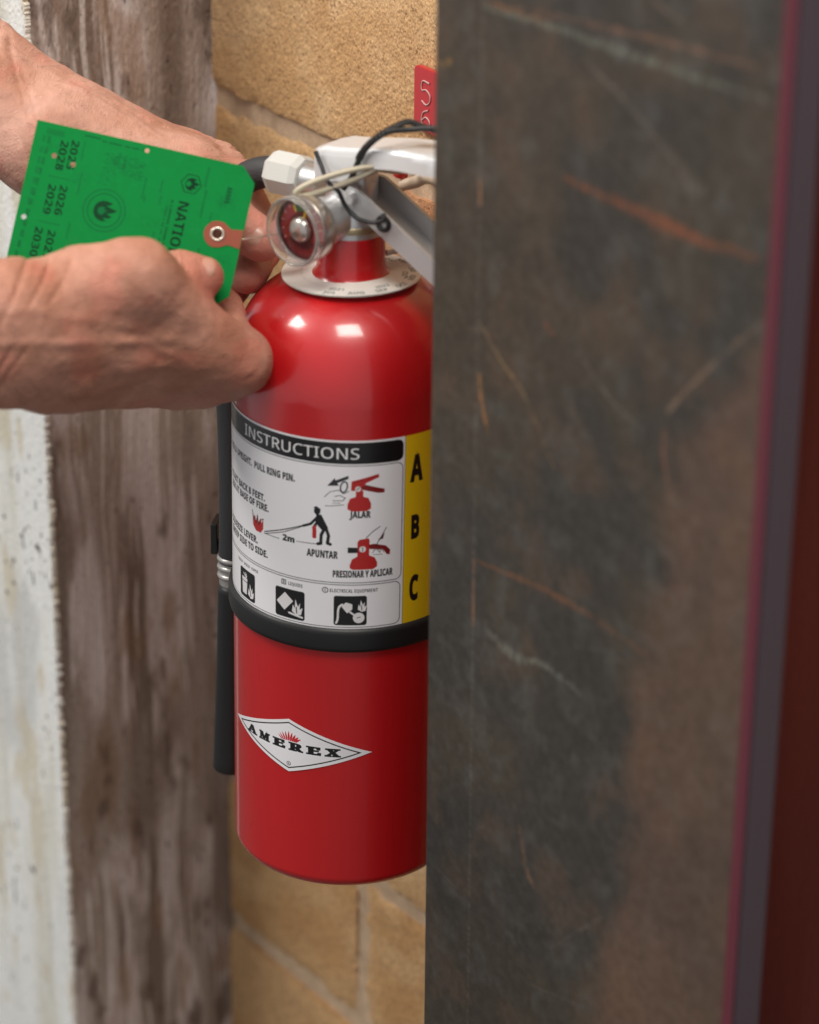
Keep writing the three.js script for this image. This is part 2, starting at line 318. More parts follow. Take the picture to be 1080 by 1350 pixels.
// --- instruction label, drawn in millimetres
{
  const WMM = 134, HMM = 94.5, S = 2040 / WMM;
  const tex = canvasTex(2040, Math.round(HMM * S), (g, w, h) => {
    g.scale(S, S);
    g.fillStyle = '#f0eef0'; g.fillRect(0, 0, WMM, HMM);
    const ink = '#111113';
    const text = (s, x, y, cap, wid, o = {}) => {                    // cap height and width in mm, left or right aligned
      g.save(); g.font = `${o.weight ?? 'bold'} 20px ${o.font ?? 'sans-serif'}`; const m = g.measureText(s).width, k = cap / 14.4;
      g.translate(x, y); g.rotate(o.rot ?? 0); g.scale(wid / m, k); g.fillStyle = o.color ?? ink; g.textAlign = o.align ?? 'left'; g.fillText(s, 0, 0); if (o.heavy) { g.lineWidth = o.heavy; g.strokeStyle = o.color ?? ink; g.strokeText(s, 0, 0); } g.restore();
    };
    const rr = (x, y, a, b, r) => { g.beginPath(); g.moveTo(x + r, y); g.arcTo(x + a, y, x + a, y + b, r); g.arcTo(x + a, y + b, x, y + b, r); g.arcTo(x, y + b, x, y, r); g.arcTo(x, y, x + a, y, r); g.closePath(); };
    const poly = (pts, c) => { g.beginPath(); pts.forEach(([x, y], i) => i ? g.lineTo(x, y) : g.moveTo(x, y)); g.closePath(); g.fillStyle = c; g.fill(); };
    const line = (pts, wd, c = ink) => { g.beginPath(); pts.forEach(([x, y], i) => i ? g.lineTo(x, y) : g.moveTo(x, y)); g.lineWidth = wd; g.strokeStyle = c; g.lineCap = g.lineJoin = 'round'; g.stroke(); };
    g.fillStyle = ink; rr(0.8, 1.0, 110.4, 10.4, 3); g.fill();
    text('INSTRUCTIONS', 27.8, 8.9, 5.4, 63, { color: '#ecebeb', weight: 'normal' });
    g.strokeStyle = '#3a3a3e'; g.lineWidth = 0.35; rr(0.8, 12.3, 110.2, 58.2, 3); g.stroke(); rr(0.8, 71.6, 109.8, 21.6, 3); g.stroke();
    // yellow strip
    g.fillStyle = '#f0c514'; g.fillRect(112.2, 0, 22, HMM); g.fillStyle = '#7c6a2a'; g.fillRect(112.0, 0, 0.3, HMM);
    text('A', 115.3, 22.6, 12.4, 6.2, { heavy: 1.4 }); text('B', 115.5, 51.2, 11.2, 5.2, { heavy: 1.4 }); text('C', 115.4, 82.6, 12, 5.2, { heavy: 1.4 });
    // numbered lines
    const num = (n, x, y) => { g.beginPath(); g.arc(x, y, 1.7, 0, 7); g.lineWidth = 0.4; g.strokeStyle = ink; g.stroke(); text(n, x, y + 1.1, 2.2, 1.3, { align: 'center' }); };
    num('1', 5.5, 21); num('2', 5.5, 36); num('3', 5.5, 58.6);
    text('HOLD UPRIGHT.  PULL RING PIN.', 9, 22.7, 3.3, 51.6, { heavy: 1.1 });
    text('START BACK 8 FEET.', 9, 37.2, 3.3, 34.6, { heavy: 1.1 }); text('AIM AT BASE OF FIRE.', 9, 41.8, 3.3, 37, { heavy: 1.1 });
    text('SQUEEZE LEVER.', 9, 60.2, 3.3, 29.5, { heavy: 1.1 }); text('SWEEP SIDE TO SIDE.', 9, 65.2, 3.3, 36.3, { heavy: 1.1 });
    const RED = '#b5201f', DR = '#7d1413';
    // flame
    poly([[34.4, 44.5], [35.6, 47.5], [36.3, 46.2], [37.2, 49], [38.2, 45], [39.2, 49], [40.6, 46.4], [41.2, 49], [42.4, 46], [42.3, 51.5], [40.6, 54], [37.2, 54], [35, 51.8]], RED);
    line([[34.4, 44.5], [35.2, 49], [36.4, 47], [37.2, 50.5], [38.3, 46], [39.2, 50.5], [40.6, 47.5], [42.4, 46.5]], 0.45);
    // aiming man
    g.fillStyle = ink; g.beginPath(); g.ellipse(71.4, 35.4, 1.5, 1.9, 0, 0, 7); g.fill(); poly([[69.6, 33.8], [71, 33], [73, 34.2], [72.8, 36.2], [71.6, 34.8]], ink);
    poly([[71, 37.2], [73.4, 37.0], [76.6, 43.4], [75.8, 44.2], [73.6, 44.6], [70.6, 41.4]], ink);
    line([[71.6, 38.4], [68.4, 42.2], [64.9, 43.7]], 1.25); line([[72.4, 39.4], [70.4, 42.6], [69.6, 44]], 1.1);
    line([[75, 43.6], [73.4, 47], [73.2, 51.4], [71.8, 51.7]], 1.5); line([[75.6, 43.6], [76.8, 47.2], [76.3, 51.0], [77.6, 51.4]], 1.5);
    g.fillStyle = RED; rr(69.2, 43.6, 1.9, 5.6, 0.6); g.fill(); line([[69.6, 43.4], [71, 43.0]], 0.8, RED);
    line([[64.9, 43.6], [54, 48.2], [43.2, 52.4]], 0.5); line([[64.9, 43.9], [55, 49.0], [43.2, 53.4]], 0.35); line([[43, 53.2], [52, 53.2]], 0.3); line([[61.5, 52.2], [71, 51.9]], 0.3);
    text('2m', 54, 53.2, 3.0, 6.6, { heavy: 1.4 }); text('APUNTAR', 66.6, 58.3, 3.6, 14.4, { heavy: 1.1 });
    // pull pin
    poly([[85.6, 17.0], [85.6, 18.6], [80.6, 20.8], [81.4, 22.0], [76, 22.4], [79.4, 18.4], [79.8, 19.5]], '#2b2b2e');
    poly([[85.3, 31.2], [86.4, 28.4], [89, 27.4], [89, 24.4], [92.4, 24.4], [92.4, 27.4], [94.8, 28.2], [96, 31], [96, 33.4], [94, 34.6], [87.2, 34.6], [85.3, 33.6]], RED);
    poly([[86.8, 24.4], [87, 19.8], [99.4, 16.6], [99.6, 18.2], [93.6, 20.8], [91.6, 24.6]], RED); poly([[91.6, 22.6], [93.4, 21.6], [102.2, 24.2], [102.2, 26], [99.4, 26], [92, 24]], DR);
    line([[88, 20.6], [98.6, 17.6]], 0.35, DR);
    g.beginPath(); g.arc(90, 23.6, 1.35, 0, 7); g.fillStyle = '#dcd6d6'; g.fill(); line([[89.4, 24], [90.6, 23]], 0.3);
    g.lineWidth = 0.7; g.strokeStyle = '#303034'; g.beginPath(); g.ellipse(83.6, 22.6, 1.5, 2.6, 0.2, 0, 7); g.stroke();
    line([[74.8, 28], [77.4, 25.2], [81.4, 24.2], [83.4, 26], [86, 24.6]], 0.3); line([[79.4, 27.4], [82, 26.8], [84, 28]], 0.3); line([[78.6, 29.6], [83.2, 29.4], [84.4, 27.8]], 0.3); line([[75.2, 32.4], [79, 32.0], [83.6, 31.4]], 0.3); line([[78.6, 30.8], [82, 30.6]], 0.25);
    text('JALAR', 86.6, 37.8, 3.2, 9.2, { heavy: 1.1 });
    // squeeze
    poly([[86.6, 61.6], [87.6, 58.6], [90, 57.2], [90, 50], [91, 48.8], [95, 48.2], [95.6, 49.4], [95.4, 56.8], [98, 58], [99.2, 60.6], [99.2, 62.6], [97.4, 63.9], [88, 63.9], [86.6, 63]], RED);
    poly([[85.6, 52.6], [90.2, 52.8], [90.2, 55.4], [85.6, 55.4]], ink); poly([[95.4, 51.4], [98, 51.2], [103.2, 52.6], [105.4, 55], [105.2, 57.4], [103.6, 57], [102.2, 54.6], [95.4, 53.6]], DR);
    g.beginPath(); g.arc(92.4, 53.6, 1.55, 0, 7); g.fillStyle = '#e4dede'; g.fill(); line([[92.4, 54.6], [92.4, 52.8]], 0.3);
    line([[94, 48], [97, 45], [100.4, 42.8]], 0.35); line([[98.4, 52.4], [100.6, 48.6], [103.4, 43.6]], 0.35); poly([[99.4, 49.6], [102.6, 46.0], [101.8, 49]], '#4a1212'); line([[97, 55.6], [98.6, 53.6], [100.4, 55.8], [101, 53.8], [102.4, 55.6]], 0.35, '#77706f'); line([[97.4, 56.6], [101.6, 56.8]], 0.3, '#77706f');
    text('PRESIONAR Y APLICAR', 78.7, 67.6, 3.3, 28, { heavy: 1.1 });
    // class pictograms
    const ic = (x, y, a, b) => { g.fillStyle = ink; rr(x, y, a, b, 1.2); g.fill(); }, wh = '#e4e1e1';
    const flame = (x, y, s) => { poly([[x, y], [x - 2.0 * s, y - 1.4 * s], [x - 1.6 * s, y - 4.2 * s], [x - 0.8 * s, y - 2.8 * s], [x - 0.6 * s, y - 6.6 * s], [x + 0.5 * s, y - 3.6 * s], [x + 1.4 * s, y - 5.4 * s], [x + 1.2 * s, y - 2.6 * s], [x + 2.4 * s, y - 3.6 * s], [x + 1.8 * s, y - 0.6 * s]], wh); line([[x, y - 1 * s], [x - 0.2 * s, y - 3.4 * s]], 0.4 * s); };
    ic(22.4, 77.6, 13.8, 14.6); g.strokeStyle = wh; poly([[24.4, 82], [29.6, 82], [29, 90.4], [25, 90.4]], wh); line([[26, 80], [28.6, 81.6]], 0.6, wh); flame(32.6, 91, 1.15); flame(28.2, 82, 0.5); line([[24.4, 84], [29.4, 84]], 0.35);
    ic(50, 77.4, 15.6, 14.8); g.save(); g.translate(55.2, 84); g.rotate(0.7); g.fillStyle = wh; g.fillRect(-2.9, -3.6, 5.8, 7.2); g.restore(); flame(61.6, 90, 1.25); line([[57.6, 89.4], [64.4, 90.6]], 1.0, wh);
    ic(79.4, 77.2, 15.3, 15); g.lineWidth = 1.0; g.strokeStyle = wh; g.beginPath(); g.moveTo(80.6, 91); g.bezierCurveTo(82.4, 88, 80, 83, 83.4, 81.6); g.stroke(); poly([[83, 82.6], [85, 80.4], [88, 81.4], [88, 84], [85.6, 86]], wh); g.beginPath(); g.arc(91, 88.4, 2.7, 0, 7); g.fillStyle = wh; g.fill(); line([[90.2, 88.4], [91.8, 88]], 0.35); line([[87, 85.4], [89, 87]], 0.9, wh); flame(92.4, 85.4, 0.95);
    text('TRASH · WOOD · PAPER', 19.6, 75.6, 1.5, 19); text('LIQUIDS', 57, 75.2, 1.7, 7.6); g.lineWidth = 0.4; g.strokeStyle = ink; g.strokeRect(53.6, 73.2, 2.2, 2.2); text('B', 54.1, 75.0, 1.5, 1.2);
    text('ELECTRICAL EQUIPMENT', 77.4, 75.4, 1.7, 22.4); g.beginPath(); g.arc(75.4, 74.6, 1.3, 0, 7); g.stroke(); text('C', 74.9, 75.3, 1.5, 1.1);
  });
  part('instruction_label', sticker(-88.5, 51.34, 1.0155, 1.1100, 0.0003, 96), P({ map: tex, roughness: 0.42, clearcoat: 0.5, clearcoatRoughness: 0.18 }), ext, 'white instruction label with black header and yellow strip');
}
// --- diamond maker's badge
{
  const cx = -28.5, hw = 42.3, cy = 0.9508, hh = 0.0141;
  const W = 80.5, H = 28.2, S = 20;
  const tex = canvasTex(W * S, H * S, (g) => {
    g.scale(S, S); g.fillStyle = '#eae8ea'; g.fillRect(0, 0, W, H);
    const X = W / 2, Y = H / 2, ins = 2.0;
    g.strokeStyle = '#131315'; g.lineWidth = 0.62; g.lineJoin = 'miter'; g.beginPath(); g.moveTo(5.6, Y); g.lineTo(X, ins); g.lineTo(W - 5.6, Y); g.lineTo(X, H - ins); g.closePath(); g.stroke();
    // slab lettering
    g.font = 'bold 20px serif'; g.fillStyle = '#131315'; const s = 'AMEREX', step = 9.15, x0 = 16.0;
    for (let i = 0; i < 6; i++) { g.save(); const m = g.measureText(s[i]).width; g.translate(x0 + i * step + 0.4, Y + 2.1); g.scale(6.9 / m, 0.275); g.textAlign = 'center'; g.fillText(s[i], 0, 0); g.lineWidth = 2.2; g.strokeStyle = '#131315'; g.strokeText(s[i], 0, 0); g.restore(); }
    // flame of nine petals
    for (let i = -4; i <= 4; i++) {
      const a = i * 0.26, l = 5.0 - Math.abs(i) * 0.2, bx = X + i * 0.95, by = Y - 2.3 - (4 - Math.abs(i)) * 0.05, tx = bx + Math.sin(a) * l * 0.75, ty = by - Math.cos(a) * l;
      g.fillStyle = '#c3262c'; g.beginPath(); g.moveTo(bx - 0.35, by); g.quadraticCurveTo(bx - 0.9 + Math.sin(a) * 1.6, by - l * 0.55, tx, ty); g.quadraticCurveTo(bx + 0.85 + Math.sin(a) * 2.0, by - l * 0.45, bx + 0.35, by); g.closePath(); g.fill();
    }
    g.lineWidth = 0.3; g.strokeStyle = '#131315'; g.beginPath(); g.arc(X, H - 4.3, 1.0, 0, 7); g.stroke(); g.font = 'bold 20px sans-serif'; g.save(); g.translate(X, H - 3.75); g.scale(0.075, 0.075); g.textAlign = 'center'; g.fillStyle = '#131315'; g.fillText('R', 0, 0); g.restore();
  });
  // diamond-shaped patch: columns whose height shrinks towards the tips, rounded tips
  const n = 120, pos = [], nr = [], uv = [], idx = [];
  for (let i = 0; i <= n; i++) {
    const t = -1 + 2 * i / n, a = (cx + hw * t) * D2R - TURN, e = hh * Math.max(0.012, 1 - Math.abs(t));
    for (const s of [-1, 1]) { pos.push(Math.sin(a) * (R + 0.0003), cy + s * e - Y0, Math.cos(a) * (R + 0.0003)); nr.push(Math.sin(a), 0, Math.cos(a)); uv.push((t + 1) / 2, 0.5 + s * e / hh / 2); }
    if (i < n) { const q = i * 2; idx.push(q, q + 2, q + 1, q + 1, q + 2, q + 3); }
  }
  const g = new THREE.BufferGeometry(); g.setAttribute('position', new THREE.Float32BufferAttribute(pos, 3)); g.setAttribute('normal', new THREE.Float32BufferAttribute(nr, 3)); g.setAttribute('uv', new THREE.Float32BufferAttribute(uv, 2)); g.setIndex(idx);
  part('diamond_badge', g, P({ map: tex, roughness: 0.4, clearcoat: 0.5, clearcoatRoughness: 0.2 }), ext, 'white diamond badge with black border and red flame');
}
// --- black band round the cylinder
{
  const pts = [[R + 0.0002, 1.0040], [R + 0.0019, 1.0046], [R + 0.0023, 1.0065], [R + 0.0023, 1.0135], [R + 0.0019, 1.0155], [R + 0.0002, 1.0160]];
  part('band', lathe(pts, 140), blackPl, ext);
}
// --- paper collar at the neck
{
  const S = 512, tex = canvasTex(S, S, (g) => {
    g.fillStyle = '#f4f2ea'; g.fillRect(0, 0, S, S); g.translate(S / 2, S / 2);
    const r = rng(5), mo = ['JUL', 'AUG', 'SEP', 'OCT', 'NOV', 'DEC', 'JAN', 'FEB', 'MAR', 'APR', 'MAY', 'JUN'];
    const yr = ['2021', '2022', '2023', '2024', '2025', '2026'];
    const put = (s, deg, rad, size, c) => { g.save(); g.rotate(-deg * D2R); g.translate(0, rad); g.font = `bold ${size}px sans-serif`; g.textAlign = 'center'; g.fillStyle = c; g.fillText(s, 0, 0); g.restore(); };
    mo.forEach((m, i) => put(m, -28 + i * 24, 240, 30, '#5f6c66')); yr.forEach((m, i) => put(m, -24 + i * 50, 208, 28, '#6f7d76'));
    for (let i = 0; i < 40; i++) { const a = -120 + i * 2.4; put('|', a, 186, 6 + r() * 8, '#9fb3ad'); }
    g.strokeStyle = '#222'; g.lineWidth = 5; g.beginPath(); const A = 62 * D2R; g.moveTo(Math.sin(A) * 205, Math.cos(A) * 205); g.lineTo(Math.sin(A + 0.1) * 212, Math.cos(A + 0.1) * 212); g.lineTo(Math.sin(A + 0.12) * 226, Math.cos(A + 0.12) * 226); g.stroke();
  });
  const g = new THREE.RingGeometry(0.0165, 0.0316, 80, 3); g.rotateX(-Math.PI / 2);
  const p = g.attributes.position; for (let i = 0; i < p.count; i++) { const rr = Math.hypot(p.getX(i), p.getZ(i)); const a = Math.atan2(p.getX(i), p.getZ(i)); p.setY(i, -(rr - 0.0165) * 0.06 + 0.0006 * Math.sin(a * 2 + 1)); }
  const low = g.clone(); low.translate(0, -0.0005, 0); { const ix = low.index.array; for (let i = 0; i < ix.length; i += 3) { const t = ix[i]; ix[i] = ix[i + 1]; ix[i + 1] = t; } }
  const edge = []; const eg = new THREE.CylinderGeometry(0.0316, 0.0316, 0.0005, 80, 1, true); eg.translate(0, -0.0012, 0);
  const m = mergeGeometries([g, low]); m.rotateY(-TURN + 10 * D2R); m.translate(0, 1.1705 - Y0, 0); m.computeVertexNormals();
  part('paper_collar', m, M({ map: tex, roughness: 0.7 }), ext, 'white paper collar with printed months round the neck');
}
// --- valve
{
  const vb = lathe([[0, 1.1885], [0.0150, 1.1885], [0.0153, 1.1895], [0.0153, 1.1955], [0.0146, 1.1962], [0.0146, 1.2005], [0.0130, 1.203], [0.0118, 1.206], [0.0118, 1.2140], [0.0105, 1.2155], [0, 1.2155]], 64);
  const valve = part('valve_body', vb, alu, ext);
  part('valve_rim', lathe([[0.0156, 1.1925], [0.0160, 1.1929], [0.0160, 1.1952], [0.0156, 1.1956]], 64), M({ color: rgb(0.50, 0.40, 0.25), metalness: 0.8, roughness: 0.35 }), valve);
  // neck lugs that carry the two levers (local x is the handle direction)
  const lug = new RoundedBoxGeometry(0.021, 0.018, 0.013, 3, 0.003); lug.translate(0.001, 1.211 - Y0, 0); part('lug', lug, alu, valve);
  // gauge
  const ga = -41, c0 = az(ga, 0.012, 1.1985), c1 = az(ga, 0.026, 1.1985), c2 = az(ga, 0.0385, 1.1985);
  const boss = part('gauge_boss', rod(c0, c1, 0.0105, 0.0115, 32), alu, valve);
  const gauge = new THREE.Group(); gauge.name = 'pressure_gauge'; gauge.position.set(...c1); gauge.rotation.y = ga * D2R - TURN; ext.add(gauge);
  const L = (pts, seg = 64) => { const g = new THREE.LatheGeometry(pts.map(([r, y]) => new THREE.Vector2(r, y)), seg); g.rotateX(Math.PI / 2); return g; };
  const chrome = M({ color: rgb(0.62, 0.60, 0.56), metalness: 0.9, roughness: 0.28 });
  part('case', L([[0, -0.002], [0.0125, -0.002], [0.0148, 0.0005], [0.0152, 0.003], [0.0152, 0.0072], [0.0144, 0.0082], [0.0144, 0.0065], [0, 0.0062]]), chrome, gauge);
  const dial = canvasTex(512, 512, (g) => {
    g.fillStyle = '#4a0b10'; g.fillRect(0, 0, 512, 512); g.translate(256, 256);
    const arc = (a0, a1, r0, r1, c) => { g.beginPath(); g.arc(0, 0, r1, a0 * D2R, a1 * D2R); g.arc(0, 0, r0, a1 * D2R, a0 * D2R, true); g.closePath(); g.fillStyle = c; g.fill(); };
    arc(-120, -60, 150, 215, '#23592e'); arc(-215, -120, 130, 225, '#96181e'); arc(-60, 35, 130, 225, '#96181e'); arc(35, 145, 170, 225, '#6e1216'); g.fillStyle = '#d8d0c8'; for (let a = -210; a <= 30; a += 20) { g.save(); g.rotate(a * D2R); g.fillRect(196, -3, 26, 6); g.restore(); }
    g.save(); g.rotate(14 * D2R); g.fillStyle = '#e8b81a'; g.beginPath(); g.moveTo(-14, -60); g.lineTo(-5, -205); g.lineTo(5, -205); g.lineTo(14, -60); g.fill(); g.restore();
    g.fillStyle = '#e8b81a'; g.save(); g.rotate(-26 * D2R); g.fillRect(-8, -205, 16, 60); g.restore();
  });
  const face = new THREE.CircleGeometry(0.0140, 48); face.translate(0, 0, 0.0068); part('dial', face, M({ map: dial, roughness: 0.45 }), gauge, 'red dial with yellow needle');
  part('hub', L([[0.0058, 0.0069], [0.0056, 0.0085], [0.0045, 0.0100], [0.0022, 0.0108], [0, 0.0110]], 40), chrome, gauge);
  part('rim', L([[0.0144, 0.0078], [0.0150, 0.0078], [0.0157, 0.0085], [0.0158, 0.0128], [0.0152, 0.0136], [0.0143, 0.0134], [0.0142, 0.0080]]), P({ color: rgb(0.93, 0.92, 0.90), transmission: 0.9, thickness: 0.001, ior: 1.49, roughness: 0.06 }), gauge, 'clear plastic gauge rim');
  part('lens', L([[0.0143, 0.0126], [0.0100, 0.0134], [0.005, 0.0138], [0, 0.0139]]), P({ color: rgb(0.97, 0.97, 0.97), transmission: 1, thickness: 0, roughness: 0.03, ior: 1.45 }), gauge, 'clear gauge lens');
}
// --- operating lever: inverted channel running along local x, rising 7 degrees
{
  const grp = new THREE.Group(); grp.name = 'lever_mount';
  const prof = (h0) => { const w = 0.0118, r = 0.0035, s = new THREE.Shape(), t = 0.0022; s.moveTo(-w, -h0); s.lineTo(-w, -r); s.quadraticCurveTo(-w, 0, -w + r, 0); s.lineTo(w - r, 0); s.quadraticCurveTo(w, 0, w, -r); s.lineTo(w, -h0); s.lineTo(w - t, -h0); s.lineTo(w - t, -t); s.lineTo(-w + t, -t); s.lineTo(-w + t, -h0); s.closePath(); return s; };
  const g = new THREE.ExtrudeGeometry(prof(0.0145), { depth: 0.128, steps: 40, bevelEnabled: true, bevelSize: 0.0005, bevelThickness: 0.0005, bevelSegments: 1, curveSegments: 6 });
  const p = g.attributes.position;
  for (let i = 0; i < p.count; i++) {                                // shape x -> -z, extrusion -> x; the sides get lower and the back narrower along the lever
    const sx = p.getX(i), sy = p.getY(i), L = p.getZ(i);
    const k = sy < -0.006 ? 1 - 0.42 * ss(0.020, 0.034, L) : 1, rise = 0.0076 * ss(0, 0.055, L) * 1.0 + 0.14 * Math.max(0, L - 0.055) * 0.8;
    const wide = 1 + 0.14 * ss(0.05, 0.08, L) - 0.10 * ss(0.012, 0, L);
    p.setXYZ(i, L - 0.0127, sy * k + 1.2297 - Y0 + rise - 0.002 * ss(0.006, 0, L), -sx * wide);
  }
  g.computeVertexNormals();
  part('lever', toCreasedNormals(g, 0.6), aluPaint, ext, 'silver operating lever on top of the valve');
}
// --- carrying handle: upright channel sloping down
{
  const w = 0.0112, t = 0.0018, h = 0.0100;
  const s = new THREE.Shape(); s.moveTo(-w, 0); s.lineTo(-w, -h); s.lineTo(w, -h); s.lineTo(w, 0); s.lineTo(w - t, 0); s.lineTo(w - t, -h + t); s.lineTo(-w + t, -h + t); s.lineTo(-w + t, 0); s.closePath();
  const g = new THREE.ExtrudeGeometry(s, { depth: 0.115, steps: 40, bevelEnabled: false });
  const p = g.attributes.position;
  for (let i = 0; i < p.count; i++) {
    const sx = p.getX(i), sy = p.getY(i) + h / 2, L = p.getZ(i), a = 30 * D2R * ss(-0.002, 0.008, L) * (1 - 0.6 * ss(0.06, 0.09, L));
    const end = ss(0.007, 0, L), sq = sy * (1 - 0.55 * end * end);
    let y = -Math.sin(28 * D2R) * Math.min(L, 0.065) + -0.10 * Math.max(0, L - 0.065);
    p.setXYZ(i, 0.0040 + Math.cos(28 * D2R) * L + sq * Math.sin(28 * D2R), 1.2128 - Y0 + y + sq * Math.cos(28 * D2R), -sx);
  }
  g.computeVertexNormals();
  const hnd = part('carry_handle', toCreasedNormals(g, 0.5), aluCast, ext, 'silver carrying handle sloping down from the valve');
  const rv = rod([0.0095, 1.2100 - Y0, 0.0110], [0.0095, 1.2100 - Y0, 0.0142], 0.0033, 0.0024, 20); part('rivet', rv, alu, hnd);
  const rv2 = new THREE.TorusGeometry(0.0030, 0.0011, 10, 24); rv2.translate(0.0275, 1.2022 - Y0, 0.0118); part('grommet', rv2, blackPl, hnd);
}
// --- pull pin with its long wire ring, and the black seal ties
const brass = M({ color: rgb(0.52, 0.46, 0.34), metalness: 0.25, roughness: 0.5 });
{
  const a = [-0.0245, 1.2140, 0.0220], b = [0.0106, 1.2265, 0.0220];
  const loop = [];
  for (let i = 0; i < 20; i++) { const t = i / 20 * Math.PI * 2, k = 0.5 - 0.5 * Math.cos(t), q = a.map((v, j) => v + (b[j] - v) * k), side = Math.sin(t) * 0.0033 * (1 + 0.2 * Math.cos(t)); loop.push(wl([q[0] + side * 0.1, q[1] + side * 0.95, q[2] + side * 0.2])); }
  const pin = part('pull_pin_ring', tube(loop, 0.0014, 140, 10, true), brass, ext, 'beige wire ring of the pull pin');
  part('pull_pin', tube([wl([0.0106, 1.2265, 0.0220]), wl([0.013, 1.2230, 0.0130]), wl([0.020, 1.2180, 0.0]), wl([0.026, 1.2150, -0.012])], 0.0015, 20, 10), brass, pin);
  // black eyelet strap from the ring down to the handle
  part('seal_cord', tube([[-0.0162, 1.2278, 0.0045], [-0.0135, 1.2225, 0.0085], [-0.0099, 1.2187, 0.0202], [-0.0057, 1.2155, 0.0222], [-0.0024, 1.2087, 0.0222], [0.0018, 1.2046, 0.0242], [0.0074, 1.2031, 0.0267], [0.0120, 1.2039, 0.0291], [0.0150, 1.2060, 0.0308], [0.0143, 1.2081, 0.0296]].map(wl), 0.00105, 90, 8), blackPl, ext, 'thin black seal cord');
  const tie = part('zip_tie', tube([[-0.0035, 1.2152, 0.0182], [0.0008, 1.2227, 0.0203], [0.0022, 1.2267, 0.0207], [0.0054, 1.2346, 0.0226], [0.0100, 1.2402, 0.0250], [0.0165, 1.2447, 0.0268], [0.0247, 1.2457, 0.0269], [0.0365, 1.2486, 0.0336], [0.050, 1.249, 0.040]].map(wl), 0.00135, 90, 8), blackPl, ext, 'black ridged zip tie over the lever');
  const teeth = [], c = new THREE.CatmullRomCurve3([[0.0035, 1.2305, 0.0215], [0.0045, 1.2331, 0.0223], [0.0073, 1.2375, 0.0241], [0.0128, 1.2431, 0.0265], [0.0192, 1.2465, 0.0251], [0.0246, 1.2480, 0.0231], [0.0310, 1.2472, 0.0268], [0.036, 1.2470, 0.0315]].map((p) => V(...wl(p))));
  teeth.push(new THREE.TubeGeometry(c, 60, 0.0010, 7));
  for (let i = 0; i < 30; i++) { const q = c.getPoint(i / 29), bx = new THREE.IcosahedronGeometry(0.0020, 0); bx.scale(1, 0.8, 1); bx.translate(q.x, q.y, q.z); teeth.push(bx.index ? bx.toNonIndexed() : bx); }
  part('ridges', mergeGeometries(teeth.map((g) => { const q = g.index ? g.toNonIndexed() : g; return q; })), blackPl, tie);
  const pegA = wl([0.0225, 1.2045, -0.020]), pegB = wl([0.0375, 1.2105, -0.010]);
  const peg = part('spare_pin_loop', tube([pegA, wl([0.0285, 1.2075, -0.016]), wl([0.0335, 1.2110, -0.012]), wl([0.0390, 1.2105, -0.008]), wl([0.045, 1.206, -0.004])], 0.0028, 24, 12), M({ color: rgb(0.62, 0.50, 0.38), roughness: 0.5 }), ext, 'beige plastic loop behind the carrying handle');
  part('red_clip', rod(wl([0.0215, 1.2085, -0.022]), wl([0.0225, 1.2145, -0.021]), 0.0035, 0.003, 16), M({ color: rgb(0.42, 0.02, 0.02), roughness: 0.4 }), peg);
}
{ // the whole extinguisher hangs 0.6 degrees off plumb from its neck
  const t = new THREE.Quaternion().setFromAxisAngle(V(0, 0, 1), -0.6 * D2R), pivot = V(0, 1.17, 0);
  ext.quaternion.premultiply(t); ext.position.sub(pivot).applyQuaternion(t).add(pivot);
}
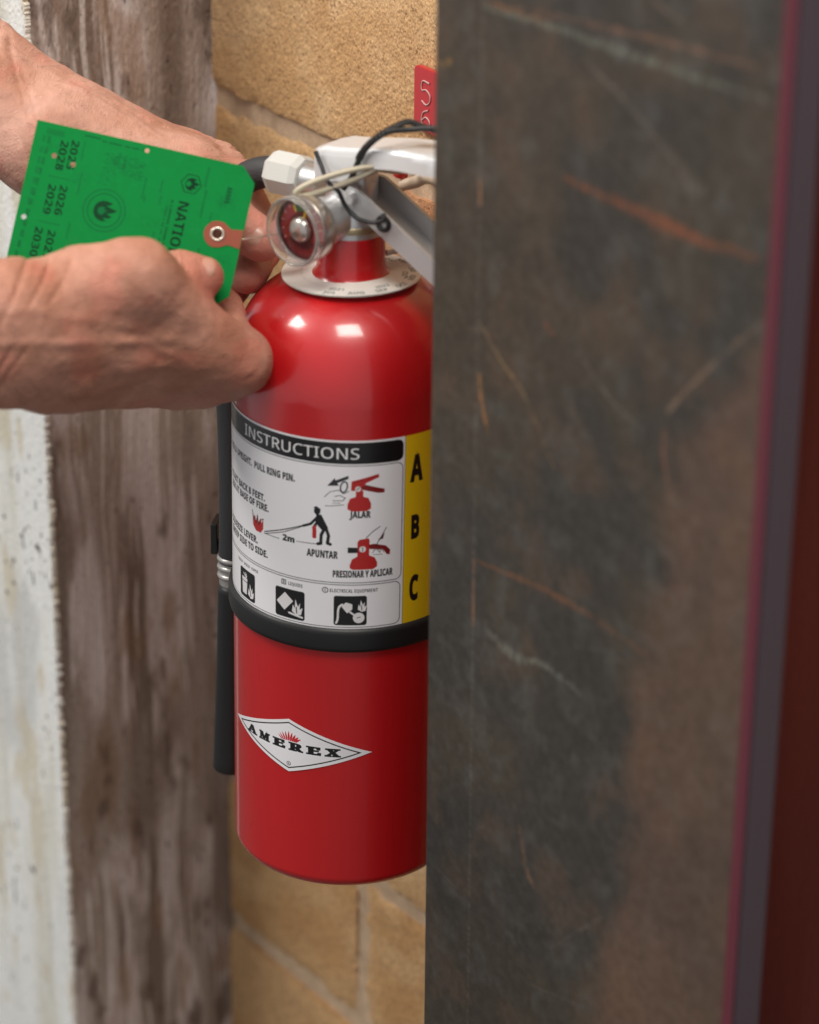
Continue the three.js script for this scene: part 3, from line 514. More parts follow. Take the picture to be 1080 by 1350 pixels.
// --- hose, white coupling nut, ferrule, nozzle and clip
{
  const n0 = [-0.0125, 1.2080, -0.0100], n1 = [-0.0365, 1.2070, -0.0280];
  part('outlet', rod(wl(n0), wl([-0.024, 1.2075, -0.019]), 0.0075, 0.0075, 24), alu, ext);
  const hex = new THREE.CylinderGeometry(0.0106, 0.0106, 0.0125, 8, 1); const cap = new THREE.CylinderGeometry(0.0092, 0.0106, 0.003, 8, 1); cap.translate(0, 0.00775, 0); const cap2 = new THREE.CylinderGeometry(0.0106, 0.0090, 0.003, 8, 1); cap2.translate(0, -0.00775, 0);
  const q = V(...wl(n1)).sub(V(...wl(n0))).normalize(), rot = new THREE.Quaternion().setFromUnitVectors(V(0, 1, 0), q), mid = V(...wl([-0.0285, 1.2078, -0.0220]));
  const nut = mergeGeometries([hex, cap, cap2]); nut.applyQuaternion(rot); nut.translate(mid.x, mid.y, mid.z);
  part('coupling_nut', toCreasedNormals(nut, 0.4), M({ color: rgb(0.58, 0.58, 0.55), roughness: 0.6 }), ext, 'white faceted coupling nut');
  const hosePts = [[-0.0330, 1.2075, -0.0255], [-0.0420, 1.2050, -0.0330], [-0.0530, 1.1960, -0.0420], [-0.0600, 1.1780, -0.0440], [-0.0615, 1.1500, -0.0400], [-0.0595, 1.1200, -0.0350], [-0.0565, 1.0900, -0.0320], [-0.0555, 1.0500, -0.0310], [-0.0556, 1.0240, -0.0310], [-0.0560, 1.0080, -0.0310]].map(wl);
  const hose = part('hose', tube(hosePts, 0.0074, 120, 20), M({ color: rgb(0.035, 0.036, 0.038), roughness: 0.62, bumpMap: dataTex(128, 128, (u, v, x, y) => 0.5 + 0.4 * (noise(x / 2, y / 2, 1) - 0.5), false), bumpScale: 0.0003 }), ext, 'black rubber hose hanging beside the cylinder');
  const fer = []; for (let i = 0; i < 3; i++) { const t = new THREE.TorusGeometry(0.0064, 0.0016, 10, 28); t.rotateX(Math.PI / 2); const p = wl([-0.0562, 1.0100 - i * 0.0045, -0.0310]); t.translate(...p); fer.push(t); }
  fer.push(rod(wl([-0.0562, 1.0130, -0.0310]), wl([-0.0566, 0.9940, -0.0310]), 0.0066, 0.0066, 28).toNonIndexed());
  part('ferrule', mergeGeometries(fer.map((g) => g.index ? g.toNonIndexed() : g)), M({ color: rgb(0.55, 0.54, 0.51), metalness: 0.7, roughness: 0.35 }), hose);
  const a = V(...wl([-0.0566, 0.9960, -0.0310])), b = V(...wl([-0.0580, 0.8935, -0.0300]));
  const noz = new THREE.LatheGeometry([[0, 0], [0.0066, 0], [0.0072, 0.004], [0.0074, 0.03], [0.0082, 0.07], [0.0090, 0.097], [0.0092, 0.1015], [0.0086, 0.1025], [0.0076, 0.1020], [0.0070, 0.090], [0, 0.088]].map(([r, y]) => new THREE.Vector2(r, -y)), 36);
  noz.applyQuaternion(new THREE.Quaternion().setFromUnitVectors(V(0, -1, 0), b.clone().sub(a).normalize())); noz.translate(a.x, a.y, a.z);
  part('nozzle', noz, blackPl, hose, 'tapered black nozzle');
  const clip = new RoundedBoxGeometry(0.0035, 0.0165, 0.013, 2, 0.0008); clip.rotateY(0.5); clip.translate(...wl([-0.0650, 1.0160, -0.0440])); 
  const arm = rod(wl([-0.0650, 1.0110, -0.0440]), wl([-0.0420, 1.0100, -0.0330]), 0.0030, 0.0030, 10);
  part('hose_clip', mergeGeometries([clip.toNonIndexed(), arm.toNonIndexed()]), blackPl, ext);
}
// ---------------------------------------------------------------- wall bracket that carries it (behind the cylinder)
{
  const b = wallFrame(thing('wall_bracket', 'steel hook bracket on the brick wall behind the extinguisher', 'bracket'));
  const plate = new RoundedBoxGeometry(0.03, 0.12, 0.004, 2, 0.001); plate.translate(0, 1.12, WALL_N + 0.0045); part('plate', plate, alu, b);
  const arm = new RoundedBoxGeometry(0.014, 0.003, 0.068, 2, 0.001); arm.translate(0, 1.1775, WALL_N + 0.036); part('hook', arm, alu, b);
}
// ---------------------------------------------------------------- red plastic tag on the wall, mostly hidden by the column
{
  const g = wallFrame(thing('red_number_tag', 'small red plastic tag with raised digits on the brick wall above the lever', 'tag'));
  const w = 0.030, h = 0.0300, s = new THREE.Shape(), r = 0.003; s.moveTo(r, 0); s.lineTo(w - r, 0); s.quadraticCurveTo(w, 0, w, r); s.lineTo(w, h - r); s.quadraticCurveTo(w, h, w - r, h); s.lineTo(r, h); s.quadraticCurveTo(0, h, 0, h - r); s.lineTo(0, r); s.quadraticCurveTo(0, 0, r, 0);
  const m = new THREE.ExtrudeGeometry(s, { depth: 0.002, bevelEnabled: true, bevelSize: 0.0006, bevelThickness: 0.0006, bevelSegments: 2 }); m.translate(-0.0628, 1.2075, WALL_N + 0.0022);
  part('plate', m, P({ color: rgb(0.55, 0.015, 0.02), roughness: 0.3, clearcoat: 0.6 }), g);
  const ivory = M({ color: rgb(0.62, 0.40, 0.38), roughness: 0.5 });
  const z = WALL_N + 0.0050, at = (p) => p.map(([x, y]) => [-0.0565 + x * 0.0011, 1.2205 + y * 0.0011, z]);
  part('digit', tube(at([[5.5, 10], [0.5, 10], [0, 6], [3, 6.6], [6, 4.6], [5.6, 1.6], [3, 0], [0, 1.2]]), 0.0004, 40, 6), ivory, g);
  part('digit', tube(at([[5, -2], [1, -4], [0, -8], [2.4, -11], [5.6, -9.6], [5.8, -7], [3, -5.6], [0.4, -7.4]]), 0.0004, 40, 6), ivory, g);
}

// ---------------------------------------------------------------- green inspection tag
const TAG = { tl: [-0.1382, 1.2411, 0.0036], eL: V(0.9829, -0.1669, 0.0778), eW: V(-0.1841, -0.8908, 0.4154), len: 0.0996, wid: 0.064 };
{
  const eL = TAG.eL.clone().normalize(), n = V(0, 0, 0).crossVectors(eL, TAG.eW.clone().negate()).normalize(), eW = V(0, 0, 0).crossVectors(eL, n).normalize();
  const tag = thing('inspection_tag', 'green printed inspection tag with a red reinforced eyelet held in two hands', 'tag', TAG.tl);
  tag.quaternion.setFromRotationMatrix(new THREE.Matrix4().makeBasis(eL, eW.clone().negate(), n)); tag.rotateZ(-1.6 * D2R);      // local x along the tag, -y across it
  const L = TAG.len, W = TAG.wid, ch = 0.0065, s = new THREE.Shape();
  s.moveTo(0, 0); s.lineTo(L - ch, 0); s.lineTo(L, -ch); s.lineTo(L, -W + ch); s.lineTo(L - ch, -W); s.lineTo(0, -W); s.closePath();
  for (const [x, y, r] of [[10.6, 13.9, 1.15], [19.6, 15.9, 1.15], [3.4, 43.1, 1.15], [50.1, 2.7, 1.0], [88.5, 31.8, 2.6]]) { const h = new THREE.Path(); h.absarc(x / 1000, -y / 1000, r / 1000, 0, Math.PI * 2, true); s.holes.push(h); }
  const g = new THREE.ExtrudeGeometry(s, { depth: 0.0005, bevelEnabled: false, curveSegments: 16 });
  const p = g.attributes.position, uv = g.attributes.uv; for (let i = 0; i < p.count; i++) uv.setXY(i, p.getX(i) / L, 1 + p.getY(i) / W);
  const S = 20, tex = canvasTex(L * 1000 * S, W * 1000 * S, (c) => {
    c.scale(S, S); c.fillStyle = '#027d38'; c.fillRect(0, 0, 100, 64);
    const r = rng(9); for (let i = 0; i < 900; i++) { c.globalAlpha = 0.05; c.fillStyle = r() > 0.5 ? '#066a32' : '#129150'; c.beginPath(); c.arc(r() * 100, r() * 64, 0.3 + r() * 1.6, 0, 7); c.fill(); } for (let i = 0; i < 14; i++) { const x = r() * 100, y = r() * 64; for (let k = 0; k < 40; k++) { c.globalAlpha = 0.05; c.fillStyle = '#0a4a28'; c.beginPath(); c.arc(x + (r() - 0.5) * 9, y + (r() - 0.5) * 5, 0.2 + r() * 0.7, 0, 7); c.fill(); } } c.globalAlpha = 1;
    const ink = '#052c1a';
    // text that runs down the tag: origin at (along length, across), letters' tops towards the eyelet end
    const down = (str, l, a, cap, wid, col = ink, wt = 'bold') => { c.save(); c.translate(l, a); c.rotate(Math.PI / 2); c.font = `${wt} 20px sans-serif`; const m = c.measureText(str).width; c.scale(wid / m, cap / 14.4); c.fillStyle = col; c.fillText(str, 0, 0); c.restore(); };
    down('2025', 17.0, 5.1, 3.4, 13.6); down('2026', 16.2, 25.6, 3.4, 13.8); down('2027', 15.4, 46, 3.4, 13.8);
    down('2028', 12.3, 6.2, 3.4, 13.8); down('2029', 11.2, 26.2, 3.4, 13.8); down('2030', 9.6, 45.8, 3.4, 13.8);
    c.strokeStyle = '#06552c'; c.lineWidth = 0.3; for (const a of [23, 43.4]) { c.beginPath(); c.moveTo(10, a); c.lineTo(20, a); c.stroke(); }
    const mo = ['JAN', 'FEB', 'MAR', 'APR', 'MAY', 'JUN', 'JUL', 'AUG', 'SEP', 'OCT', 'NOV', 'DEC'];
    mo.forEach((m, i) => { down(m, 6.2 - i * 0.28, 6 + i * 4.75, 1.5, 3.3, '#075029'); down(m, 3.4 - i * 0.05 + 0.6, 6 + i * 4.75, 1.2, 3.0, '#085a30'); });
    c.fillStyle = '#06602f'; c.globalAlpha = 0.5; c.fillRect(5, 2.6, 8, 2.6); for (let i = 0; i < 160; i++) c.fillRect(32 + r() * 18, 7 + r() * 9, 0.6 + r(), 0.5); c.globalAlpha = 1;
    // unreadable fine print: short dashes
    c.fillStyle = '#064c28'; for (let x = 22; x < 50; x += 0.8) { if (r() > 0.25) c.fillRect(x, 2.6 + (x < 30 ? -0.8 : 0), 0.55, 0.75); }
    for (let y = 21.5; y < 44; y += 0.8) if (r() > 0.2) c.fillRect(65.4, y, 1.1, 0.55);
    for (let y = 24; y < 40; y += 0.8) if (r() > 0.3) c.fillRect(63.6, y, 0.8, 0.5);
    for (const [x0, y0, n] of [[78, 4, 10], [81.5, 40, 7], [84.5, 42, 8], [79, 14, 14]]) for (let i = 0; i < n; i++) { c.globalAlpha = 0.6; c.fillRect(x0, y0 + i * 0.9, 1.0, 0.55); } c.globalAlpha = 1;
    c.fillStyle = '#06502a'; for (let i = 0; i < 5; i++) c.fillRect(88.4, 10.6 + i * 1.5, 2.2, 1.1);
    for (let b = 0; b < 26; b++) { const x = 21 + r() * 70, y = 3 + r() * 56, n = 4 + Math.floor(r() * 12); if (Math.hypot(x - 37.4, y - 32.7) < 12 || (x > 62 && x < 80 && y > 5)) continue; for (let i = 0; i < n; i++) if (y + i * 0.8 < 62) { c.globalAlpha = 0.55; c.fillStyle = '#064c28'; c.fillRect(x, y + i * 0.8, 0.7 + 0.4 * r(), 0.5); } } c.globalAlpha = 1;
    // round emblem with flame
    c.strokeStyle = '#075a30'; c.lineWidth = 0.5; c.beginPath(); c.arc(37.4, 32.7, 7.4, 0, 7); c.stroke(); c.lineWidth = 0.8; c.setLineDash([0.8, 0.6]); c.beginPath(); c.arc(37.4, 32.7, 9.3, 0, 7); c.stroke(); c.setLineDash([]);
    const fl = (x, y, k, col) => { c.save(); c.translate(x, y); c.rotate(Math.PI / 2); c.scale(k, k); c.fillStyle = col; c.beginPath(); c.moveTo(-3.8, 1.2); c.bezierCurveTo(-5, -1.5, -3.6, -2.6, -3.9, -4); c.bezierCurveTo(-2.6, -3.4, -2.4, -2, -2.2, -1.4); c.bezierCurveTo(-1.8, -3.4, -1.0, -4.6, -1.2, -6.6); c.bezierCurveTo(0.4, -5.6, 0.9, -3.8, 0.9, -2.4); c.bezierCurveTo(1.8, -3, 2, -4.2, 1.9, -5); c.bezierCurveTo(3.2, -3.8, 3.4, -2.4, 3.2, -1); c.bezierCurveTo(4.0, -1.4, 4.3, -2.2, 4.4, -3); c.bezierCurveTo(5.4, 0, 4.4, 2.6, 2, 3.6); c.bezierCurveTo(-0.6, 4.4, -3, 3.4, -3.8, 1.2); c.fill(); c.restore(); };
    fl(36.6, 32.7, 1.0, '#0a3d22'); fl(36.2, 32.9, 0.4, '#0a6a38');
    // hexagon emblem and wordmark
    c.strokeStyle = ink; c.lineWidth = 0.35; c.beginPath(); for (let i = 0; i <= 6; i++) { const a = i * Math.PI / 3; c.lineTo(72.4 + Math.cos(a) * 4.6, 12.8 + Math.sin(a) * 4.6); } c.stroke(); fl(72.2, 12.8, 0.62, ink); fl(71.2, 12.9, 0.28, '#027d38');
    down('NATIONAL', 69.0, 20.6, 4.6, 34.5);
  });
  const card = P({ map: tex, roughness: 0.8, specularIntensity: 0.35 });
  part('card', g, card, tag);
  const patch = new THREE.Shape(); patch.moveTo(0.0833, -0.0290); patch.quadraticCurveTo(0.0815, -0.0318, 0.0833, -0.0350); patch.quadraticCurveTo(0.0850, -0.0378, 0.0880, -0.0378); patch.lineTo(0.0905, -0.0373); patch.lineTo(0.0940, -0.0355); patch.lineTo(0.0994, -0.0362); patch.lineTo(0.0994, -0.0278); patch.lineTo(0.0940, -0.0285); patch.lineTo(0.0905, -0.0263); patch.quadraticCurveTo(0.0855, -0.0252, 0.0833, -0.0290);
  const ph = new THREE.Path(); ph.absarc(0.0885, -0.0318, 0.0026, 0, Math.PI * 2, true); patch.holes.push(ph);
  const pg = new THREE.ExtrudeGeometry(patch, { depth: 0.0003, bevelEnabled: false, curveSegments: 12 }); pg.translate(0, 0, 0.0005);
  part('eyelet_patch', pg, M({ color: rgb(0.27, 0.062, 0.032), roughness: 0.75 }), tag, 'brick red reinforcing patch');
  const ring = new THREE.TorusGeometry(0.0027, 0.00055, 10, 40); ring.scale(1, 1, 0.7); ring.translate(0.0885, -0.0318, 0.0009); part('eyelet', ring, M({ color: rgb(0.72, 0.66, 0.56), metalness: 0.85, roughness: 0.3 }), tag);
  // wire from the eyelet to the valve neck, given in world space
  const inv = new THREE.Matrix4().compose(tag.position, tag.quaternion, V(1, 1, 1)).invert();
  const wp = [[-0.0560, 1.1935, 0.0195], [-0.0530, 1.1938, 0.0245], [-0.0480, 1.1938, 0.0250], [-0.0420, 1.1936, 0.0225], [-0.0340, 1.1925, 0.0150], [-0.0240, 1.1905, 0.0080], [-0.0165, 1.1900, 0.0030]].map((q) => V(...q).applyMatrix4(inv).toArray());
  part('wire', tube(wp, 0.00032, 60, 6), M({ color: rgb(0.66, 0.56, 0.48), metalness: 0.8, roughness: 0.35 }), tag);
}

// ---------------------------------------------------------------- hands
function capsule(p, a, b) {
  const ax = a[0], ay = a[1], az_ = a[2], bx = b[0] - ax, by = b[1] - ay, bz = b[2] - az_, px = p[0] - ax, py = p[1] - ay, pz = p[2] - az_;
  const t = clamp((px * bx + py * by + pz * bz) / (bx * bx + by * by + bz * bz)), x = px - bx * t, y = py - by * t, z = pz - bz * t;
  return Math.sqrt(x * x + y * y + z * z) - (a[3] + (b[3] - a[3]) * t);
}
const smin = (a, b, k) => { const h = Math.max(k - Math.abs(a - b), 0) / k; return Math.min(a, b) - h * h * k * 0.25; };
function surfaceNets(sdf, lo, hi, cell) {
  const n = lo.map((l, i) => Math.ceil((hi[i] - l) / cell) + 1), [nx, ny, nz] = n, F = new Float32Array(nx * ny * nz), p = [0, 0, 0];
  const id = (i, j, k) => (k * ny + j) * nx + i;
  // coarse pass first: skip blocks that are far from the surface
  const B = 6;
  for (let k0 = 0; k0 < nz; k0 += B) for (let j0 = 0; j0 < ny; j0 += B) for (let i0 = 0; i0 < nx; i0 += B) {
    const c = sdf([lo[0] + (i0 + B / 2) * cell, lo[1] + (j0 + B / 2) * cell, lo[2] + (k0 + B / 2) * cell]), far = Math.abs(c) > B * cell * 1.3;
    for (let k = k0; k < Math.min(k0 + B, nz); k++) for (let j = j0; j < Math.min(j0 + B, ny); j++) for (let i = i0; i < Math.min(i0 + B, nx); i++) {
      if (far) F[id(i, j, k)] = c; else { p[0] = lo[0] + i * cell; p[1] = lo[1] + j * cell; p[2] = lo[2] + k * cell; F[id(i, j, k)] = sdf(p); }
    }
  }
  const V_ = new Int32Array(nx * ny * nz).fill(-1), pos = [], idx = [];
  const C = [[0, 0, 0], [1, 0, 0], [0, 1, 0], [1, 1, 0], [0, 0, 1], [1, 0, 1], [0, 1, 1], [1, 1, 1]], E = [[0, 1], [2, 3], [4, 5], [6, 7], [0, 2], [1, 3], [4, 6], [5, 7], [0, 4], [1, 5], [2, 6], [3, 7]];
  for (let k = 0; k < nz - 1; k++) for (let j = 0; j < ny - 1; j++) for (let i = 0; i < nx - 1; i++) {
    let m = 0; const f = C.map(([a, b, c], q) => { const v = F[id(i + a, j + b, k + c)]; if (v < 0) m |= 1 << q; return v; });
    if (m === 0 || m === 255) continue;
    let x = 0, y = 0, z = 0, c = 0;
    for (const [a, b] of E) if ((f[a] < 0) !== (f[b] < 0)) { const t = f[a] / (f[a] - f[b]); x += C[a][0] + (C[b][0] - C[a][0]) * t; y += C[a][1] + (C[b][1] - C[a][1]) * t; z += C[a][2] + (C[b][2] - C[a][2]) * t; c++; }
    V_[id(i, j, k)] = pos.length / 3; pos.push(lo[0] + (i + x / c) * cell, lo[1] + (j + y / c) * cell, lo[2] + (k + z / c) * cell);
  }
  const quad = (a, b, c, d, flip) => { if (a < 0 || b < 0 || c < 0 || d < 0) return; if (flip) idx.push(a, c, b, a, d, c); else idx.push(a, b, c, a, c, d); };
  for (let k = 1; k < nz - 1; k++) for (let j = 1; j < ny - 1; j++) for (let i = 1; i < nx - 1; i++) {
    const s = F[id(i, j, k)] < 0;
    if (s !== F[id(i + 1, j, k)] < 0) quad(V_[id(i, j - 1, k - 1)], V_[id(i, j, k - 1)], V_[id(i, j, k)], V_[id(i, j - 1, k)], !s);
    if (s !== F[id(i, j + 1, k)] < 0) quad(V_[id(i - 1, j, k - 1)], V_[id(i - 1, j, k)], V_[id(i, j, k)], V_[id(i, j, k - 1)], !s);
    if (s !== F[id(i, j, k + 1)] < 0) quad(V_[id(i - 1, j - 1, k)], V_[id(i, j - 1, k)], V_[id(i, j, k)], V_[id(i - 1, j, k)], !s);
  }
  const g = new THREE.BufferGeometry(); g.setAttribute('position', new THREE.Float32BufferAttribute(pos, 3)); g.setIndex(idx); g.computeVertexNormals(); return g;
}
// joints: x, y, z, radius (metres)
const RJ= {el:[-0.2936,1.2221,0.2000,0.0460],ra0:[-0.2314,1.2033,0.1400,0.0280],ra1:[-0.1411,1.1795,0.0850,0.0205],ul0:[-0.2338,1.1868,0.1350,0.0280],ul1:[-0.1425,1.1622,0.0800,0.0225],b2:[-0.1214,1.1765,0.0740,0.0185],m2:[-0.0477,1.1444,0.0460,0.0112],b3:[-0.1236,1.1683,0.0720,0.0200],m3:[-0.0545,1.1348,0.0360,0.0112],b4:[-0.1261,1.1593,0.0680,0.0200],m4:[-0.0665,1.1289,0.0300,0.0108],b5:[-0.1252,1.1499,0.0650,0.0185],m5:[-0.0792,1.1257,0.0260,0.0105],t0:[-0.1144,1.1813,0.0620,0.0150],t1:[-0.0901,1.1808,0.0470,0.0125],t2:[-0.0742,1.1839,0.0455,0.0108],t3:[-0.0644,1.1829,0.0435,0.0092],w0:[-0.1105,1.1890,0.0710,0.0160],w1:[-0.0896,1.1926,0.0710,0.0145],i1:[-0.0581,1.1549,0.0140,0.0095],i2:[-0.0674,1.1754,0.0225,0.0080],mi1:[-0.0551,1.1357,-0.0040,0.0095],mi2:[-0.0706,1.1380,-0.0120,0.0088],r1:[-0.0660,1.1246,-0.0080,0.0092],r2:[-0.0798,1.1320,-0.0080,0.0085],p1:[-0.0783,1.1177,-0.0060,0.0085],p2:[-0.0896,1.1284,0.0020,0.0078]};
const LJ= {el:[-0.3116,1.3192,-0.1000,0.0480],ra0:[-0.2209,1.2515,-0.0750,0.0300],ra1:[-0.1382,1.2124,-0.0450,0.0215],ul0:[-0.2242,1.2644,-0.1000,0.0310],ul1:[-0.1391,1.2165,-0.0700,0.0215],b2:[-0.1261,1.2089,-0.0450,0.0190],m2:[-0.0771,1.2019,-0.0420,0.0118],b3:[-0.1262,1.2100,-0.0560,0.0190],m3:[-0.0765,1.2017,-0.0580,0.0118],b4:[-0.1271,1.2120,-0.0660,0.0185],m4:[-0.0801,1.1997,-0.0730,0.0112],b5:[-0.1282,1.2117,-0.0760,0.0170],m5:[-0.0877,1.1974,-0.0870,0.0105],t0:[-0.1202,1.2013,-0.0350,0.0180],t1:[-0.0801,1.1969,-0.0200,0.0132],t2:[-0.0580,1.1916,-0.0120,0.0122],t3:[-0.0413,1.1826,-0.0060,0.0100],w0:[-0.1032,1.2009,-0.0400,0.0170],w1:[-0.0750,1.1980,-0.0350,0.0120],i1:[-0.0540,1.1971,-0.0460,0.0098],i2:[-0.0399,1.1704,-0.0380,0.0090],i3:[-0.0471,1.1628,-0.0120,0.0085],mi1:[-0.0585,1.1961,-0.0620,0.0098],mi2:[-0.0433,1.1597,-0.0550,0.0090],mi3:[-0.0568,1.1522,-0.0200,0.0082],r1:[-0.0637,1.1949,-0.0780,0.0094],r2:[-0.0503,1.1611,-0.0720,0.0085],r3:[-0.0629,1.1500,-0.0500,0.0078],p1:[-0.0713,1.1933,-0.0940,0.0084],p2:[-0.0595,1.1700,-0.0900,0.0078],p3:[-0.0693,1.1616,-0.0700,0.0072]};
function handSdf(J, fingers, seed, opt) {
  const palm = [['el', 'ra0'], ['el', 'ul0'], ['ra0', 'ra1'], ['ul0', 'ul1'], ['ra1', 'b2'], ['ul1', 'b5'], ['ra1', 'b3'], ['b2', 'm2'], ['b3', 'm3'], ['b4', 'm4'], ['b5', 'm5'], ['t0', 't1'], ['w0', 'w1'], ['w1', 'm2']].map(([a, b]) => [J[a], J[b]]);
  const fs = fingers.map((f) => f.slice(1).map((q, i) => [J[f[i]], J[q]]));
  const joints = fingers.flatMap((f) => f.slice(1, -1).map((q, i) => { const a = J[f[i]], b = J[f[i + 2]], d = V(b[0] - a[0], b[1] - a[1], b[2] - a[2]).normalize(); return [J[q], d.x, d.y, d.z]; }));
  const at = (a, b, t) => V(...J[a].slice(0, 3)).lerp(V(...J[b].slice(0, 3)), t), up = V(...opt.back).normalize();
  // raised lines on the back of the hand: tendons and veins, each a segment with width and height
  const ridges = opt.lines.flatMap(([w, h, ...pts]) => pts.slice(1).map((q, i) => { const A = at(...pts[i]), B = at(...q), d = B.clone().sub(A), l = d.length(); d.normalize(); return [A, d, l, V(0, 0, 0).crossVectors(d, up).normalize(), w, h]; }));
  const u = V(0, 0, 0);
  return (p) => {
    let d = 1; for (const [a, b] of palm) d = smin(d, capsule(p, a, b), 0.013);
    let all = 1;
    for (const f of fs) { let e = 1; for (const [a, b] of f) e = smin(e, capsule(p, a, b), 0.004); all = smin(all, e, 0.0018); }
    d = smin(d, all, 0.006);
    if (Math.abs(d) < 0.006) {
      const nz = noise(p[0] * 260, p[1] * 260, p[2] * 260 + seed) - 0.5;
      d += (noise(p[0] * 90, p[1] * 90, p[2] * 90 + seed) - 0.5) * 0.0013 + nz * 0.0005;
      for (const [A, dir, l, side, w, h] of ridges) {
        u.set(p[0] - A.x, p[1] - A.y, p[2] - A.z); const t = u.dot(dir); if (t < -0.006 || t > l + 0.006 || u.dot(up) < 0) continue;
        const q = (u.dot(side) + 0.0015 * (noise(t * 120, seed, 2) - 0.5)) / w; if (q * q > 6) continue;
        d -= 0.55 * h * Math.exp(-q * q) * ss(-0.006, 0.002, t) * ss(l + 0.006, l - 0.002, t);
      }
      for (const [c, x, y, z] of joints) {                           // folds of skin over the finger joints
        const dx = p[0] - c[0], dy = p[1] - c[1], dz = p[2] - c[2]; if (dx * dx + dy * dy + dz * dz > 0.0004) continue;
        const t = dx * x + dy * y + dz * z + nz * 0.001; if (Math.abs(t) > 0.0065) continue;
        d += 0.00055 * (0.5 + 0.5 * Math.cos(t / 0.0026 * Math.PI * 2)) * ss(0.0065, 0.002, Math.abs(t));
      }
      for (const [x0, slope, w, h] of opt.creases) { const t = (p[0] - x0 - slope * (p[1] - opt.cy) + 0.003 * (noise(p[1] * 80, p[2] * 60, seed) - 0.5)) / w; if (t * t < 6) d += h * Math.exp(-t * t) * ss(0.35, 0.6, noise(p[1] * 60, p[2] * 60, x0 * 900)); }
    }
    return d;
  };
}
const skinBump = dataTex(512, 512, (u, v, x, y) => {                  // pores and the fine crossing lines of skin
  const a = Math.abs(noise(x / 7 + y / 16, y / 30, 1) - 0.5), b = Math.abs(noise(x / 26, y / 7 - x / 18, 2) - 0.5);
  return 0.35 + 0.7 * Math.min(a, b) * 2 + 0.25 * (noise(x / 2, y / 2, 3) - 0.5) + 0.5 * (fbm(x / 60, y / 60, 4, 3) - 0.5);
}, false);
const skin = P({ bumpMap: skinBump, bumpScale: 0.00035, vertexColors: true, color: 0xffffff, roughness: 0.52, sheen: 0.25, sheenColor: rgb(0.9, 0.6, 0.5), sheenRoughness: 0.5, specularIntensity: 0.6 });
const person = thing('person', 'two bare forearms and hands of a person holding up the green tag', 'person', [0, 0, 0]);
function addArm(J, fingers, lo, hi, seed, tone, label, opt) {
  const g = surfaceNets(handSdf(J, fingers, seed, opt), lo, hi, 0.0011), p = g.attributes.position, col = new Float32Array(p.count * 3);
  const tips = fingers.map((f) => J[f[f.length - 1]]);
  for (let i = 0; i < p.count; i++) {
    const x = p.getX(i), y = p.getY(i), z = p.getZ(i), b = fbm(x * 45, y * 45, z * 45 + seed, 3), f = noise(x * 500, y * 500, z * 500), m = noise(x * 160, y * 160, z * 160 + 9);
    let pink = ss(0.5, 0.72, fbm(x * 70, y * 70, z * 70 + seed + 20, 3)) * 0.36;
    for (const t of tips) pink = Math.max(pink, 0.75 * ss(0.026, 0.010, Math.hypot(x - t[0], y - t[1], z - t[2])) * (0.55 + 0.45 * m));
    let c = mix(tone, [tone[0] * 0.80, tone[1] * 0.72, tone[2] * 0.66], ss(0.4, 0.7, b));
    c = mix(c, [tone[0] * 1.02, tone[1] * 0.62, tone[2] * 0.62], pink);
    const k = 1 + (f - 0.5) * 0.16 + (m - 0.5) * 0.10;
    col[i * 3] = c[0] * k; col[i * 3 + 1] = c[1] * k; col[i * 3 + 2] = c[2] * k;
  }
  g.setAttribute('color', new THREE.BufferAttribute(col, 3));
  const uv = new Float32Array(p.count * 2); for (let i = 0; i < p.count; i++) { uv[i * 2] = (p.getX(i) + p.getZ(i) * 0.3) / 0.06; uv[i * 2 + 1] = (p.getY(i) - p.getZ(i) * 0.45) / 0.06; } g.setAttribute('uv', new THREE.BufferAttribute(uv, 2));
  return part('arm', g, skin, person, label);
}
const rightArm = addArm(RJ, [['t0', 't1', 't2', 't3'], ['m2', 'i1', 'i2'], ['m3', 'mi1', 'mi2'], ['m4', 'r1', 'r2'], ['m5', 'p1', 'p2']], [-0.36, 1.08, -0.03], [-0.02, 1.285, 0.26], 3, [0.50, 0.245, 0.172], 'forearm and hand pinching the tag with the thumb in front', {
  back: [0.15, 0.42, 0.9], cy: 1.17,
  lines: [[0.0030, 0.0011, ['b3', 'm3', 0.25], ['b3', 'm3', 0.95]], [0.0028, 0.0010, ['b2', 'm2', 0.35], ['b2', 'm2', 0.95]], [0.0028, 0.0009, ['b4', 'm4', 0.25], ['b4', 'm4', 0.95]],
    [0.0019, 0.0010, ['ul0', 'ul1', 0.7], ['ul1', 'b4', 0.6], ['b3', 'm3', 0.35], ['b2', 'm2', 0.6]], [0.0018, 0.0008, ['ra0', 'ra1', 0.5], ['ra1', 'b2', 0.5], ['b2', 'm2', 0.3], ['b3', 'm3', 0.62], ['b4', 'm4', 0.8]], [0.0017, 0.0008, ['b4', 'm4', 0.1], ['b5', 'm5', 0.5], ['b4', 'm4', 0.7]]],
  creases: [[-0.148, 0.35, 0.0011, 0.0011], [-0.143, 0.5, 0.0010, 0.0010], [-0.155, 0.25, 0.0011, 0.0009], [-0.137, 0.6, 0.0009, 0.0007]],
});
